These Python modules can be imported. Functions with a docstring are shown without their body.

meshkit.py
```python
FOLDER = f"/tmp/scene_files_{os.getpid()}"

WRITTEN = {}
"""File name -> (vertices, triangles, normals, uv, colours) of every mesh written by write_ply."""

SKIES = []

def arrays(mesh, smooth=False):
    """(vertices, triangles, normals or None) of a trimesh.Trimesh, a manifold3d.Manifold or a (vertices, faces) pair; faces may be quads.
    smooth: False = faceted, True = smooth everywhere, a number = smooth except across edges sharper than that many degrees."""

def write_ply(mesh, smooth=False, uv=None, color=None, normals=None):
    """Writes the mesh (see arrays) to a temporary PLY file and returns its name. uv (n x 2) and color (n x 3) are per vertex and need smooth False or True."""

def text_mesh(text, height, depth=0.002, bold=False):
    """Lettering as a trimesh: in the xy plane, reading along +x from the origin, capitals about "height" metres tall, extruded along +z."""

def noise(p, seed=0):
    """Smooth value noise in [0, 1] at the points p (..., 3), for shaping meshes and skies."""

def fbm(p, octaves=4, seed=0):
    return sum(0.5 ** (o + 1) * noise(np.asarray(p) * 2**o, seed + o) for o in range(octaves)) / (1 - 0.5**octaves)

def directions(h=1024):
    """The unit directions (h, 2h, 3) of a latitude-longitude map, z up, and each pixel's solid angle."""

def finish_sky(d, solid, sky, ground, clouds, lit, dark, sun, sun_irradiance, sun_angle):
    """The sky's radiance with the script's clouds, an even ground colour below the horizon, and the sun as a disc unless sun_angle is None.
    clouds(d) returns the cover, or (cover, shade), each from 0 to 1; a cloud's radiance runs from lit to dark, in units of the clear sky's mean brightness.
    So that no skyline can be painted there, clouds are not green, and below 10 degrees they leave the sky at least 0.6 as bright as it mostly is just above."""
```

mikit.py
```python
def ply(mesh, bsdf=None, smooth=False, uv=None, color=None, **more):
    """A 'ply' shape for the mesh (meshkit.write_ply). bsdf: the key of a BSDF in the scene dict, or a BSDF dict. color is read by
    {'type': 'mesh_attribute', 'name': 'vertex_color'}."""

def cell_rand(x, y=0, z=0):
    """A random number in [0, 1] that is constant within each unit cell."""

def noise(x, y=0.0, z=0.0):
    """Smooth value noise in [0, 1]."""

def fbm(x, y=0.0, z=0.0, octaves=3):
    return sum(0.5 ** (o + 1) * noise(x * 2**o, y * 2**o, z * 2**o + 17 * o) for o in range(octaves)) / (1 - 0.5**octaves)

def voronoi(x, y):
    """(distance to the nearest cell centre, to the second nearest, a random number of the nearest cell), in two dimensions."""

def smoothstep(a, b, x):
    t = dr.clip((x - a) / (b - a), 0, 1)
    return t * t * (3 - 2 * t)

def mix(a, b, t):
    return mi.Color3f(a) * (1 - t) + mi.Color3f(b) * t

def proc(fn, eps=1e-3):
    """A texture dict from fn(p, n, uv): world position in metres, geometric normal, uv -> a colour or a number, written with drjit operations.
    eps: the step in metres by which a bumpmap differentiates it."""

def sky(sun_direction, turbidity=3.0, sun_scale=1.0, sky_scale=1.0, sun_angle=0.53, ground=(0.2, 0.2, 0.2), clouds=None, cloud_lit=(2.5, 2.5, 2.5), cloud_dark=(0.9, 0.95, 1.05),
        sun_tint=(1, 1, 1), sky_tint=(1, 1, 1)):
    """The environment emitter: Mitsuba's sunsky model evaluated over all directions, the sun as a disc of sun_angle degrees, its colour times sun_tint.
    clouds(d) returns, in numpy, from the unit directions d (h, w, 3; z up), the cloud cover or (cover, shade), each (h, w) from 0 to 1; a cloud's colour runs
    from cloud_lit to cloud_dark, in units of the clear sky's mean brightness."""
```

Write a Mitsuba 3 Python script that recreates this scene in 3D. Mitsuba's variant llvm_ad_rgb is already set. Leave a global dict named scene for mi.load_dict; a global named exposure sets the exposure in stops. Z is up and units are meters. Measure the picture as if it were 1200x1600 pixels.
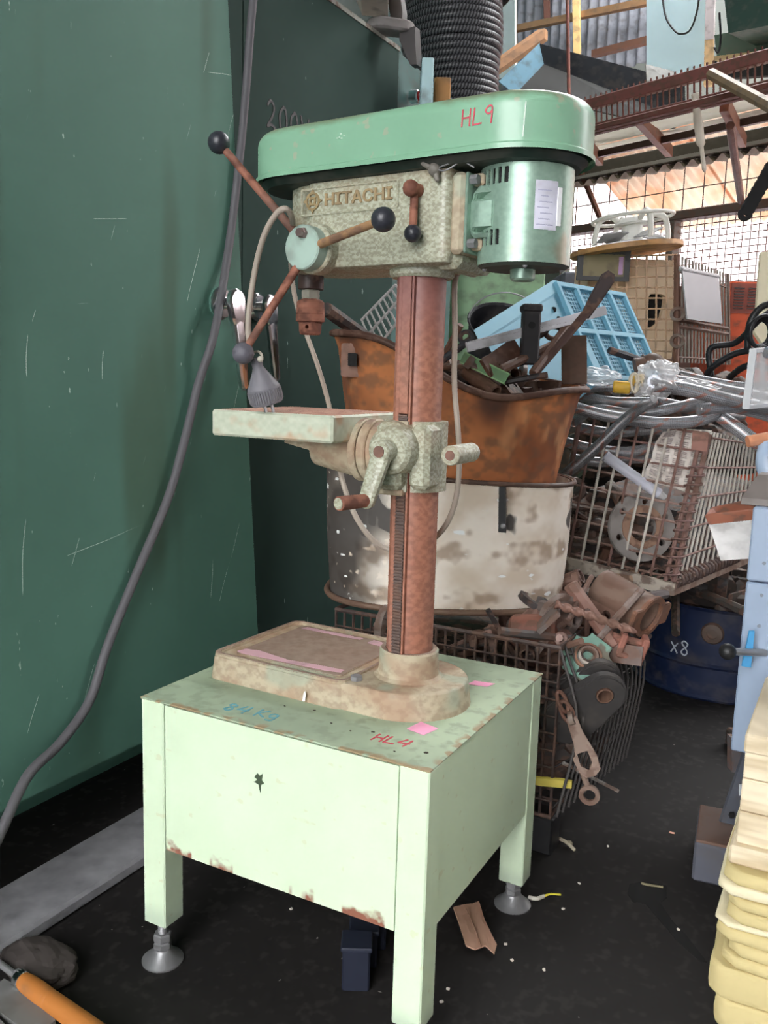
import math, random
import numpy as np, trimesh, drjit as dr, mitsuba as mi, mikit, meshkit
import manifold3d as m3
from shapely.geometry import Polygon, Point, box as sbox
from mikit import proc, noise, fbm, smoothstep, mix, voronoi
T = mi.ScalarTransform4f
random.seed(7); RNG = np.random.default_rng(11)
PI = math.pi
# ---------------------------------------------------------------- camera, sky, exposure
CAM = np.array([0.474, -1.042, 0.9925]); F = 1395.6
YAW, PITCH, ROLL = 0.4903, 0.1538, 0.0292
FW = np.array([-math.sin(YAW)*math.cos(PITCH), math.cos(YAW)*math.cos(PITCH), -math.sin(PITCH)])
_r0 = np.array([math.cos(YAW), math.sin(YAW), 0]); _u0 = np.cross(_r0, FW)
RT = _r0*math.cos(ROLL)+_u0*math.sin(ROLL); UP = -_r0*math.sin(ROLL)+_u0*math.cos(ROLL)
FH = np.array([-math.sin(YAW), math.cos(YAW), 0])          # level forward
AX = _r0                                                    # level right
exposure = 6.3
scene, labels = {}, {}
scene['camera'] = {'type': 'perspective', 'fov': 2*math.degrees(math.atan(600/F)), 'fov_axis': 'x', 'near_clip': 0.02, 'far_clip': 200,
    'to_world': T().look_at(origin=CAM.tolist(), target=(CAM+FW).tolist(), up=UP.tolist())}
def overcast(d):
    return np.ones(d.shape[:2]), np.clip(meshkit.fbm(d*2.0, 3)*1.2-.2, 0, 1)*.5
scene['sky'] = mikit.sky((0.1, -0.6, 0.8), turbidity=4, sun_scale=0.0, sky_scale=1.0, ground=(.25, .25, .25), clouds=overcast,
    cloud_lit=(1.3, 1.3, 1.3), cloud_dark=(1.05, 1.07, 1.1))

# ---------------------------------------------------------------- helpers
def ray(x, y): return FW+RT*(x-600)/F+UP*(800-y)/F
def P(x, y, d):                                             # the point seen there, d metres ahead of the lens
    v = ray(x, y); return CAM+v*d/(v@FH)
def atz(x, y, z): v = ray(x, y); return CAM+v*(z-CAM[2])/v[2]
def aty(x, y, Y): v = ray(x, y); return CAM+v*(Y-CAM[1])/v[1]
def atx(x, y, X): v = ray(x, y); return CAM+v*(X-CAM[0])/v[0]
def c(r, g, b): return [((v/255)/12.92 if v/255 <= .04045 else ((v/255+.055)/1.055)**2.4) for v in (r, g, b)]
def V(*a): return np.array(a, float)
def unit(v): v = np.asarray(v, float); return v/np.linalg.norm(v)
cat = trimesh.util.concatenate
_used = {}
def num(key):
    n = _used.get(key, 0); _used[key] = n+1
    return key if n == 0 else f'{key}_{n:03d}'
def add(key, mesh, mat, smooth=30, col=None, uv=None):
    if hasattr(mesh, 'to_mesh'):
        q = mesh.to_mesh(); mesh = trimesh.Trimesh(q.vert_properties[:, :3], q.tri_verts, process=False)
    if col is not None:
        if smooth is not True and smooth is not False:
            mesh = trimesh.graph.smooth_shade(mesh, angle=math.radians(smooth), facet_minarea=None); smooth = True
        k = np.asarray(col, float)
        k = np.tile(k, (len(mesh.vertices), 1)) if k.ndim == 1 else k
        scene[key] = mikit.ply(mesh, mat, smooth=smooth, color=k)
    elif uv is not None: scene[key] = mikit.ply(mesh, mat, smooth=True, uv=uv)
    else: scene[key] = mikit.ply(mesh, mat, smooth=smooth)
    return key
def thing(name, label, category, group=None):
    k = num(name); labels[k] = {'label': label, 'category': category}
    if group: labels[k]['group'] = group
    return k
def part(par, name, mesh, mat, label=None, **kw):
    k = num(par+'__'+name)
    if label: labels[k] = {'label': label}
    return add(k, mesh, mat, **kw)
def single(name, mesh, mat, label, category, group=None, **kw):
    return add(thing(name, label, category, group), mesh, mat, **kw)
def struct(name, mesh, mat, **kw):
    k = num(name); labels[k] = {'kind': 'structure'}; return add(k, mesh, mat, **kw)
def frame(o, x=(1, 0, 0), y=(0, 1, 0), z=None):
    M = np.eye(4); x = np.asarray(x, float); y = np.asarray(y, float)
    z = np.cross(x, y) if z is None else np.asarray(z, float)
    M[:3, 0], M[:3, 1], M[:3, 2], M[:3, 3] = x, y, z, o
    return M
def put(m, M): m = m.copy(); m.apply_transform(M); return m
def box(sx, sy, sz, at=(0, 0, 0), b=0.0):
    h = V(sx, sy, sz)/2
    if b <= 0: m = trimesh.creation.box((sx, sy, sz))
    else:
        p = []
        for s in np.ndindex(2, 2, 2):
            s = V(*s)*2-1
            for k in range(3):
                q = h-b; q[k] = h[k]; p.append(s*q)
        m = trimesh.convex.convex_hull(np.array(p))
    m.apply_translation(at); return m
def bx(x0, x1, y0, y1, z0, z1, b=0.0): return box(x1-x0, y1-y0, z1-z0, ((x0+x1)/2, (y0+y1)/2, (z0+z1)/2), b)
def axisframe(p0, d):
    d = unit(d); a = unit(np.cross(d, [0, 0, 1] if abs(d[2]) < .95 else [0, 1, 0])); return frame(p0, a, np.cross(d, a), d)
def lathe(prof, n=24, p0=(0, 0, 0), d=(0, 0, 1)):
    prof = np.asarray(prof, float); t = np.arange(n)/n*2*PI; m = len(prof)
    v = np.stack([prof[:, None, 0]*np.cos(t), prof[:, None, 0]*np.sin(t), np.repeat(prof[:, 1:], n, 1)], -1).reshape(-1, 3)
    i, j = np.meshgrid(np.arange(m-1), np.arange(n), indexing='ij'); j2 = (j+1) % n
    f = np.concatenate([np.stack([i*n+j, i*n+j2, (i+1)*n+j2], -1).reshape(-1, 3), np.stack([i*n+j, (i+1)*n+j2, (i+1)*n+j], -1).reshape(-1, 3)])
    g = trimesh.Trimesh(v, f, process=True, merge_norm=True); g.update_faces(g.nondegenerate_faces())
    return put(g, axisframe(p0, d))
def cyl(p0, p1, r, r2=None, n=16, b=0.0):
    p0, p1 = V(*p0), V(*p1); L = np.linalg.norm(p1-p0); r2 = r if r2 is None else r2
    pr = [(0, 0), (r-b, 0), (r, b), (r2, L-b), (r2-b, L), (0, L)] if b > 0 else [(0, 0), (r, 0), (r2, L), (0, L)]
    return lathe(pr, n, p0, p1-p0)
def pipe(p0, p1, ro, ri, n=16):
    p0, p1 = V(*p0), V(*p1); L = np.linalg.norm(p1-p0)
    return lathe([(ri, 0), (ro, 0), (ro, L), (ri, L), (ri, 0)], n, p0, p1-p0)
def ball(p, r, n=2):
    m = trimesh.creation.icosphere(n, r); m.apply_translation(p); return m
def spline(pts, k=8):
    p = np.asarray(pts, float); p = np.vstack([2*p[0]-p[1], p, 2*p[-1]-p[-2]]); o = []
    for i in range(1, len(p)-2):
        for t in np.arange(k)/k:
            a, b_, c_, d = p[i-1:i+3]
            o.append(.5*((2*b_)+(c_-a)*t+(2*a-5*b_+4*c_-d)*t*t+(3*b_-a-3*c_+d)*t**3))
    return np.array(o+[p[-2]])
def tube(pts, r, n=8, k=8, caps=True, uvs=False):
    p = spline(pts, k) if k > 1 else np.asarray(pts, float)
    t = np.gradient(p, axis=0); t /= np.linalg.norm(t, axis=1, keepdims=True)+1e-12
    a = unit(np.cross(t[0], [0, 0, 1] if abs(t[0][2]) < .9 else [1, 0, 0])); A = []
    for q in t:
        a = unit(a-q*(a@q)); A.append(a)
    A = np.array(A); Bn = np.cross(t, A); rr = np.broadcast_to(np.asarray(r, float), (len(p),))[:, None, None]
    th = np.arange(n)/n*2*PI
    v = (p[:, None]+rr*(A[:, None]*np.cos(th)[None, :, None]+Bn[:, None]*np.sin(th)[None, :, None])).reshape(-1, 3)
    m = len(p); i, j = np.meshgrid(np.arange(m-1), np.arange(n), indexing='ij'); j2 = (j+1) % n
    f = np.concatenate([np.stack([i*n+j, i*n+j2, (i+1)*n+j2], -1).reshape(-1, 3), np.stack([i*n+j, (i+1)*n+j2, (i+1)*n+j], -1).reshape(-1, 3)])
    L = np.concatenate([[0], np.cumsum(np.linalg.norm(np.diff(p, axis=0), axis=1))])
    uv = np.stack([np.tile(np.arange(n)/n, m), np.repeat(L, n)], -1)
    if caps:
        v = np.vstack([v, p[0], p[-1]]); q = np.arange(n); e = (m-1)*n
        f = np.vstack([f, np.stack([(q+1) % n, q, q*0+m*n], -1), np.stack([e+q, e+(q+1) % n, q*0+m*n+1], -1)]); uv = np.vstack([uv, [0, 0], [0, L[-1]]])
    g = trimesh.Trimesh(v, f, process=False)
    return (g, uv) if uvs else g
def rod(p0, p1, r, n=6): return tube([p0, p1], r, n, 1)
def prism(poly, depth, M=None, b=0.0):
    """A polygon (list or shapely) in xy with thickness along z, edges broken by b."""
    g = poly if hasattr(poly, 'exterior') else Polygon(poly)
    if b > 0:
        cs = lambda q: m3.CrossSection([np.array(q.exterior.coords)[:-1]]+[np.array(h.coords)[:-1] for h in q.interiors], m3.FillRule.EvenOdd)
        inn = g.buffer(-b, join_style=2)
        a = trimesh.creation.extrude_polygon(g, depth-2*b, engine='earcut'); a.apply_translation((0, 0, b))
        if not inn.is_empty and inn.geom_type == 'Polygon':
            e = trimesh.creation.extrude_polygon(inn, depth, engine='earcut'); a = cat([a, e])
    else: a = trimesh.creation.extrude_polygon(g, depth, engine='earcut')
    return a if M is None else put(a, M)
def hullm(*ms): return trimesh.convex.convex_hull(np.vstack([np.asarray(getattr(q, 'vertices', q)) for q in ms]))
def loft(rings, closed=True, cap0=True, cap1=True):
    """rings (m, n, 3) -> a skin; every ring closed."""
    R = np.asarray(rings, float); m, n = R.shape[:2]; v = R.reshape(-1, 3)
    i, j = np.meshgrid(np.arange(m-1), np.arange(n), indexing='ij'); j2 = (j+1) % n
    f = [np.stack([i*n+j, i*n+j2, (i+1)*n+j2], -1).reshape(-1, 3), np.stack([i*n+j, (i+1)*n+j2, (i+1)*n+j], -1).reshape(-1, 3)]
    q = np.arange(n)
    if cap0: v = np.vstack([v, R[0].mean(0)]); f.append(np.stack([(q+1) % n, q, q*0+len(v)-1], -1))
    if cap1: v = np.vstack([v, R[-1].mean(0)]); e = (m-1)*n; f.append(np.stack([e+q, e+(q+1) % n, q*0+len(v)-1], -1))
    g = trimesh.Trimesh(v, np.vstack(f), process=False)
    return g
def quadslab(a, b_, c_, d, th):
    """A slab whose front face has the corners a b c d and which is th thick behind."""
    n = unit(np.cross(V(*b_)-a, V(*d)-a)); q = np.array([a, b_, c_, d]); return hullm(q, q-n*th)
def xpart(*ms):                                              # manifold difference first - rest
    tm = [m3.Manifold(m3.Mesh(np.asarray(q.vertices, np.float32), np.asarray(q.faces, np.uint32))) for q in ms]
    r = tm[0]
    for q in tm[1:]: r = r-q
    q = r.to_mesh(); return trimesh.Trimesh(q.vert_properties[:, :3], q.tri_verts, process=False)
GLYPH = {'H': [[(0, 0), (.05, 1)], [(.55, 0), (.6, 1)], [(.02, .5), (.58, .5)]], 'L': [[(.1, 1), (0, 0), (.6, .05)]],
  '4': [[(.3, 1), (0, .4), (.7, .45)], [(.65, 1), (.5, 0)]], '9': [[(.55, .7), (.3, .55), (.08, .75), (.3, 1), (.55, .9), (.5, 0)]],
  '8': [[(.5, .85), (.25, 1), (.05, .8), (.5, .3), (.3, 0), (.03, .2), (.45, .7), (.5, .85)]], 'K': [[(.05, 1), (0, 0)], [(.55, .95), (.05, .45), (.6, 0)]],
  'g': [[(.5, .6), (.2, .68), (.05, .4), (.2, .15), (.5, .3), (.5, .6), (.45, -.2), (.1, -.25)]], '2': [[(0, .8), (.2, 1), (.45, .8), (.3, .4), (0, 0), (.25, .1), (.55, 0)]],
  '0': [[(.3, 1), (.05, .65), (.12, .1), (.35, 0), (.55, .4), (.45, .9), (.3, 1)]], 'V': [[(0, 1), (.3, 0), (.6, 1)]],
  'x': [[(0, 0), (.5, .7)], [(0, .7), (.5, 0)]], '1': [[(.2, 1), (.15, 0)]], '-': [[(0, .5), (.4, .5)]]}
def writing(text, o, ux, uy, h, w, t=.0006):
    ux, uy = unit(ux), unit(uy); n = np.cross(ux, uy); out = []; x = 0
    for ch in text:
        if ch == ' ': x += .5*h; continue
        for st in GLYPH[ch]:
            q = [V(*o)+ux*(x+a*h)+uy*b_*h for a, b_ in st]
            q = spline(q, 4) if len(q) > 2 and ch not in 'HLVK4' else q
            for a, b_ in zip(q[:-1], q[1:]):
                dd = unit(b_-a); s = np.cross(n, dd)*w/2; e = dd*w*.35
                pts = [a-e-s, a-e+s, b_+e+s, b_+e-s]; out.append(hullm(np.array([p_+n*k for p_ in pts for k in (0, t)])))
        x += .8*h
    return cat(out)

# ---------------------------------------------------------------- materials
def rgb(k): return {'type': 'rgb', 'value': [float(x) for x in k]}
def prin(col, rough=.5, metal=0.0, spec=.5, **kw):
    d = {'type': 'principled', 'base_color': col if isinstance(col, dict) else rgb(col), 'roughness': rough, 'metallic': metal, **kw}
    if metal == 0: d['specular'] = spec
    return d
def mat(key, d, two=True, bump=None):
    if bump: d = {'type': 'bumpmap', 'arbitrary': proc(bump[0], eps=bump[2] if len(bump) > 2 else 1e-3), 'scale': bump[1], 'bsdf': d}
    scene[key] = {'type': 'twosided', 'bsdf': d} if two else d
def solid(key, col, rough=.5, metal=0.0, **kw): mat(key, prin(col, rough, metal, **kw))
VC = {'type': 'mesh_attribute', 'name': 'vertex_color'}
# rust and paint
def f_rust(p, n, uv):
    a = fbm(p.x*60, p.y*60, p.z*60, 3); b = fbm(p.x*9+3, p.y*9, p.z*9, 2)
    k = mix(c(104, 66, 54), c(150, 100, 82), smoothstep(.3, .7, a)); return mix(k, c(112, 88, 78), smoothstep(.5, .75, b)*.7)
mat('rust', prin(proc(f_rust), .75, spec=.3))
def f_tub(p, n, uv):
    a = fbm(p.x*7, p.y*7, p.z*5, 4); b = fbm(p.x*40, p.y*40, p.z*40, 3); s = smoothstep(.55, .68, fbm(p.x*4.5+9, p.y*4.5, p.z*3.2, 3))
    k = mix(c(122, 70, 46), c(190, 120, 74), smoothstep(.3, .68, a)); k = mix(k, c(110, 82, 66), smoothstep(.42, .72, b)*.6); k = mix(k, c(206, 150, 104), smoothstep(.6, .75, fbm(p.x*22, p.y*22, p.z*8, 3))*.5)
    return mix(k, c(62, 46, 42), s*.85)
mat('rust_orange', prin(proc(f_tub), .7, spec=.35))
def f_cast(p, n, uv):
    a = fbm(p.x*260, p.y*260, p.z*260, 2); b = fbm(p.x*14+5, p.y*14, p.z*14, 3)
    k = mix(c(142, 140, 120), c(170, 172, 152), smoothstep(.3, .7, a)); return mix(k, c(150, 124, 98), smoothstep(.5, .78, b)*.5)
mat('cast_grey', prin(proc(f_cast), .42, spec=.6), bump=(lambda p, n, uv: fbm(p.x*300, p.y*300, p.z*300, 2), .0004))
def f_base(p, n, uv):
    a = fbm(p.x*90, p.y*90, p.z*90, 3); b = fbm(p.x*16+5, p.y*16, p.z*16, 3); u_ = smoothstep(.75, .95, n.z)
    k = mix(c(158, 142, 120), c(178, 166, 142), smoothstep(.3, .65, a)); k = mix(k, c(152, 118, 94), smoothstep(.42, .72, b)*.65)
    k = mix(k, c(150, 166, 148), smoothstep(.58, .76, fbm(p.x*20, p.y*20+3, p.z*20, 2))*.5)
    return mix(k, mix(c(124, 100, 84), c(150, 130, 118), a), u_*.9)
mat('cast_rusty', prin(proc(f_base), .6, spec=.35), bump=(lambda p, n, uv: fbm(p.x*120, p.y*120, p.z*120, 3), .0008))
def f_table(p, n, uv):
    a = fbm(p.x*120, p.y*120, p.z*120, 2); b = fbm(p.x*26+5, p.y*26, p.z*26, 3); u_ = smoothstep(.75, .95, n.z)
    k = mix(c(170, 178, 156), c(192, 196, 178), a); k = mix(k, c(186, 142, 106), smoothstep(.52, .78, b)*.7)
    return mix(k, mix(c(150, 104, 88), c(190, 150, 130), a), u_)
mat('table_paint', prin(proc(f_table), .5, spec=.4))
def f_column(p, n, uv):
    a = fbm(p.x*130, p.y*130, p.z*130, 3); b = fbm(p.x*14, p.y*14, p.z*7, 3)
    k = mix(c(138, 90, 72), c(158, 106, 86), smoothstep(.3, .7, a)); k = mix(k, c(118, 96, 90), smoothstep(.48, .7, b)*.6)
    return mix(k, mix(c(120, 76, 70), c(138, 92, 84), a), smoothstep(1.0, 1.12, p.z))
mat('column_rust', prin(proc(f_column), .5, spec=.5))
def f_stand(p, n, uv):
    a = fbm(p.x*9, p.y*9, p.z*9, 3); e = fbm(p.x*70, p.y*70, p.z*70, 3)
    k = mix(c(200, 217, 187), c(208, 226, 196), a)
    low = smoothstep(.226, .207, p.z+.03*(e-.5))*smoothstep(.5, .63, fbm(p.x*40, p.y*40, 3, 2))*smoothstep(.2, .205, p.z)*smoothstep(-.472, -.468, p.x)*smoothstep(-.047, -.052, p.x)*smoothstep(.01, .006, p.y)
    k = mix(k, c(140, 92, 74), dr.clip(low*1.2, 0, 1))
    k = mix(k, c(190, 190, 150), smoothstep(.74, .82, fbm(p.x*60, p.y*60, p.z*60, 3))*.4)
    foot = smoothstep(.115, .07, p.z+.05*(a-.5)); return mix(k, c(150, 164, 150), foot*.5)
mat('stand_paint', prin(proc(f_stand), .38, spec=.5))
def f_top(p, n, uv):
    a = fbm(p.x*7, p.y*7, 2, 4); e = fbm(p.x*60, p.y*60, 5, 3)
    k = mix(c(148, 164, 140), c(172, 188, 160), smoothstep(.25, .7, a)); k = mix(k, c(128, 140, 118), smoothstep(.5, .8, e)*.45)
    edge = smoothstep(.014, .0, p.y+.016*(e-.5))+smoothstep(.014, 0., -p.x+.01*(e-.5))
    return mix(k, c(150, 112, 76), dr.clip(edge, 0, 1)*smoothstep(.42, .6, fbm(p.x*60, p.y*60, 1, 2))*.7)
mat('stand_top', prin(proc(f_top), .5, spec=.4))
def f_cover(p, n, uv):
    a = fbm(p.x*8, p.y*8, p.z*8, 3); e = fbm(p.x*60, p.y*60, p.z*60, 3)
    k = mix(c(118, 160, 132), c(132, 174, 146), a); k = mix(k, c(110, 112, 86), smoothstep(1.35, 1.366, p.z+.012*(e-.5))*smoothstep(.35, .6, a)*.8)
    return mix(k, c(172, 160, 140), smoothstep(.68, .78, e)*.5)
mat('cover_paint', prin(proc(f_cover), .3, spec=.6))
def f_motor(p, n, uv):
    a = fbm(p.x*160, p.y*160, p.z*160, 2); e = fbm(p.x*18, p.y*18, p.z*12, 3)
    k = mix(c(128, 154, 138), c(148, 174, 158), a); return mix(k, c(140, 120, 96), smoothstep(.62, .75, e)*.6)
mat('motor_paint', prin(proc(f_motor), .34, metal=.35))
def f_machine(p, n, uv):
    a = fbm(p.x*3, p.y*3, p.z*2, 4); b = fbm(p.x*200, p.y*200, p.z*200, 2); st = fbm(p.y*9, p.z*1.2, 3, 3)
    k = mix(c(72, 108, 96), c(88, 127, 112), a); k = mix(k, c(66, 86, 66), smoothstep(.55, .75, st)*.55)
    pass
    # scratches and chips
    def scr(ang, fx, fy, th, seed):
        u = p.y*math.cos(ang)+p.z*math.sin(ang); w = p.z*math.cos(ang)-p.y*math.sin(ang); w = w+.01*noise(u*12, w*3, seed)
        return smoothstep(th, th*.5, dr.abs(w*fy-dr.floor(w*fy)-.5)/fy*1.0)*smoothstep(.80, .84, noise(u*fx, dr.floor(w*fy)*7.3, seed))
    m = dr.maximum(scr(1.5, 9, 6, .0011, 3), scr(1.2, 14, 9, .0008, 8)); m = dr.maximum(m, scr(.15, 11, 7, .0008, 5))
    m = dr.maximum(m, smoothstep(.885, .93, fbm(p.y*90, p.z*38, 2, 3)+.05*noise(p.y*300, p.z*300, 4))*smoothstep(.5, .6, fbm(p.y*5, p.z*5, 7, 2)))
    return mix(k, c(176, 196, 186), m*.8)
mat('machine_paint', prin(proc(f_machine), .6, spec=.25), bump=(lambda p, n, uv: fbm(p.x*260, p.y*260, p.z*260, 2), .0003))
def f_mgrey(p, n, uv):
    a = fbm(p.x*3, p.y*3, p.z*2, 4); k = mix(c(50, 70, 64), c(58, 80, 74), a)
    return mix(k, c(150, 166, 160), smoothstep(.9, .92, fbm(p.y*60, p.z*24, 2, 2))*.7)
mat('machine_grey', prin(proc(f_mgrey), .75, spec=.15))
def f_white(p, n, uv):
    a = fbm(p.x*11, p.y*11, p.z*11, 4); e = fbm(p.x*50, p.y*50, p.z*50, 3)
    k = mix(c(212, 196, 178), c(234, 224, 212), smoothstep(.3, .65, a)); k = mix(k, c(150, 122, 96), smoothstep(.55, .75, fbm(p.x*20+4, p.y*20, p.z*20, 3))*.7)
    s = p.x*AX[0]+p.y*AX[1]
    blk = smoothstep(-.10, -.22, s+.30*(fbm(p.x*6, p.y*6, p.z*6, 3)-.5)-(.04))
    blk = dr.maximum(blk*smoothstep(.36, .52, e+.25*blk), smoothstep(.69, .73, fbm(p.x*16+2, p.y*16, p.z*9, 3)))
    k = mix(k, c(54, 50, 50), blk*.92)
    return mix(k, c(240, 240, 238), smoothstep(.72, .75, fbm(p.x*24+8, p.y*24, p.z*40, 3)))
mat('tub_white', prin(proc(f_white), .5, spec=.45))
def f_floor(p, n, uv):
    a = fbm(p.x*2, p.y*2, 0, 4); e = fbm(p.x*55, p.y*55, 0, 3); k = mix(c(30, 28, 28), c(42, 40, 39), a); k = mix(k, c(54, 51, 49), smoothstep(.55, .8, e)*.5)
    return mix(k, c(130, 126, 120), smoothstep(.94, .96, noise(p.x*150, p.y*120, 3)*noise(p.x*31, p.y*31, 8)+.1))
mat('floor_dirt', prin(proc(f_floor), .72, spec=.25), bump=(lambda p, n, uv: fbm(p.x*60, p.y*60, 0, 3), .0015))
def f_conc(p, n, uv):
    a = fbm(p.x*30, p.y*30, p.z*30, 4); return mix(c(112, 112, 116), c(166, 166, 170), a)
mat('concrete', prin(proc(f_conc), .85, spec=.2), bump=(lambda p, n, uv: fbm(p.x*90, p.y*90, p.z*90, 3), .002))
def f_wood(p, n, uv):
    g = fbm(p.x*9+p.y*9, p.z*90, p.y*4, 3); return mix(c(196, 178, 146), c(224, 210, 182), smoothstep(.3, .7, g))
mat('pale_wood', prin(proc(f_wood), .6, spec=.3))
def f_braid(p, n, uv):
    a = dr.sin(uv.x*2*PI*10+uv.y*700)*dr.sin(uv.x*2*PI*10-uv.y*700); b = smoothstep(.9, .97, dr.sin(uv.x*2*PI+uv.y*60))
    k = mix(c(96, 98, 102), c(206, 208, 212), a*.5+.5); k = mix(k, c(96, 92, 90), smoothstep(.5, .72, fbm(p.x*14, p.y*14, p.z*14, 3))*.6)
    return mix(k, c(180, 116, 96), b*.7)
mat('braid', prin(proc(f_braid), .34, metal=.45))
mat('braid_dark', prin(proc(lambda p, n, uv: f_braid(p, n, uv)*.42), .36, metal=.35))
def f_rope(p, n, uv):
    a = dr.sin(uv.x*2*PI*2+uv.y*520); return mix(c(48, 48, 50), c(112, 112, 116), a*.5+.5)
mat('wire_rope', prin(proc(f_rope), .4, spec=.5))
def f_awning(p, n, uv):
    a = fbm(p.x*4, p.y*4, p.z*4, 3); return mix(c(232, 208, 186), c(232, 178, 144), smoothstep(.4, .65, a))
scene['awning'] = {'type': 'principledthin', 'base_color': proc(f_awning), 'roughness': .6, 'diff_trans': .6}
def f_soffit(p, n, uv):
    return mix(c(216, 214, 204), c(238, 236, 230), fbm(p.x*5, p.y*5, p.z*5, 3))
scene['soffit'] = {'type': 'principledthin', 'base_color': proc(f_soffit), 'roughness': .6, 'diff_trans': 1.1}
def f_mask(p, n, uv): return smoothstep(.46, .62, fbm(p.x*38, p.y*38, p.z*38, 4))*.75
scene['vc_rusty'] = {'type': 'twosided', 'bsdf': {'type': 'blendbsdf', 'weight': proc(f_mask), 'a': prin(VC, .5, spec=.45), 'b': prin(c(112, 86, 74), .8, spec=.25)}}
def f_mask2(p, n, uv): return smoothstep(.42, .85, fbm(p.x*24, p.y*24, p.z*24, 4))*.5
scene['vc_dirty'] = {'type': 'twosided', 'bsdf': {'type': 'blendbsdf', 'weight': proc(f_mask2), 'a': prin(VC, .5, spec=.4), 'b': prin(c(92, 86, 80), .8, spec=.2)}}
mat('vc', prin(VC, .45, spec=.45)); mat('vc_metal', prin(VC, .36, metal=.85)); mat('vc_matt', prin(VC, .85, spec=.15))
solid('chrome', (.82, .83, .85), .12, 1.0); solid('black_ball', c(46, 47, 54), .35); solid('black', c(24, 24, 26), .5)
solid('cord', c(158, 146, 134), .55); solid('cable', c(86, 84, 88), .6); solid('galv', c(150, 150, 152), .45, .6)
solid('pink', c(238, 164, 196), .6); solid('dark', c(18, 18, 18), .8); solid('ink_red', c(196, 76, 90), .5); solid('ink_blue', c(96, 156, 166), .5); solid('dusty_ball', c(92, 90, 98), .55)
scene['plastic_film'] = {'type': 'blendbsdf', 'weight': .28, 'a': {'type': 'thindielectric'}, 'b': {'type': 'principledthin', 'base_color': rgb((.85, .86, .88)), 'roughness': .3, 'diff_trans': 1.0}}
scene['pane'] = {'type': 'thindielectric'}
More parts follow.
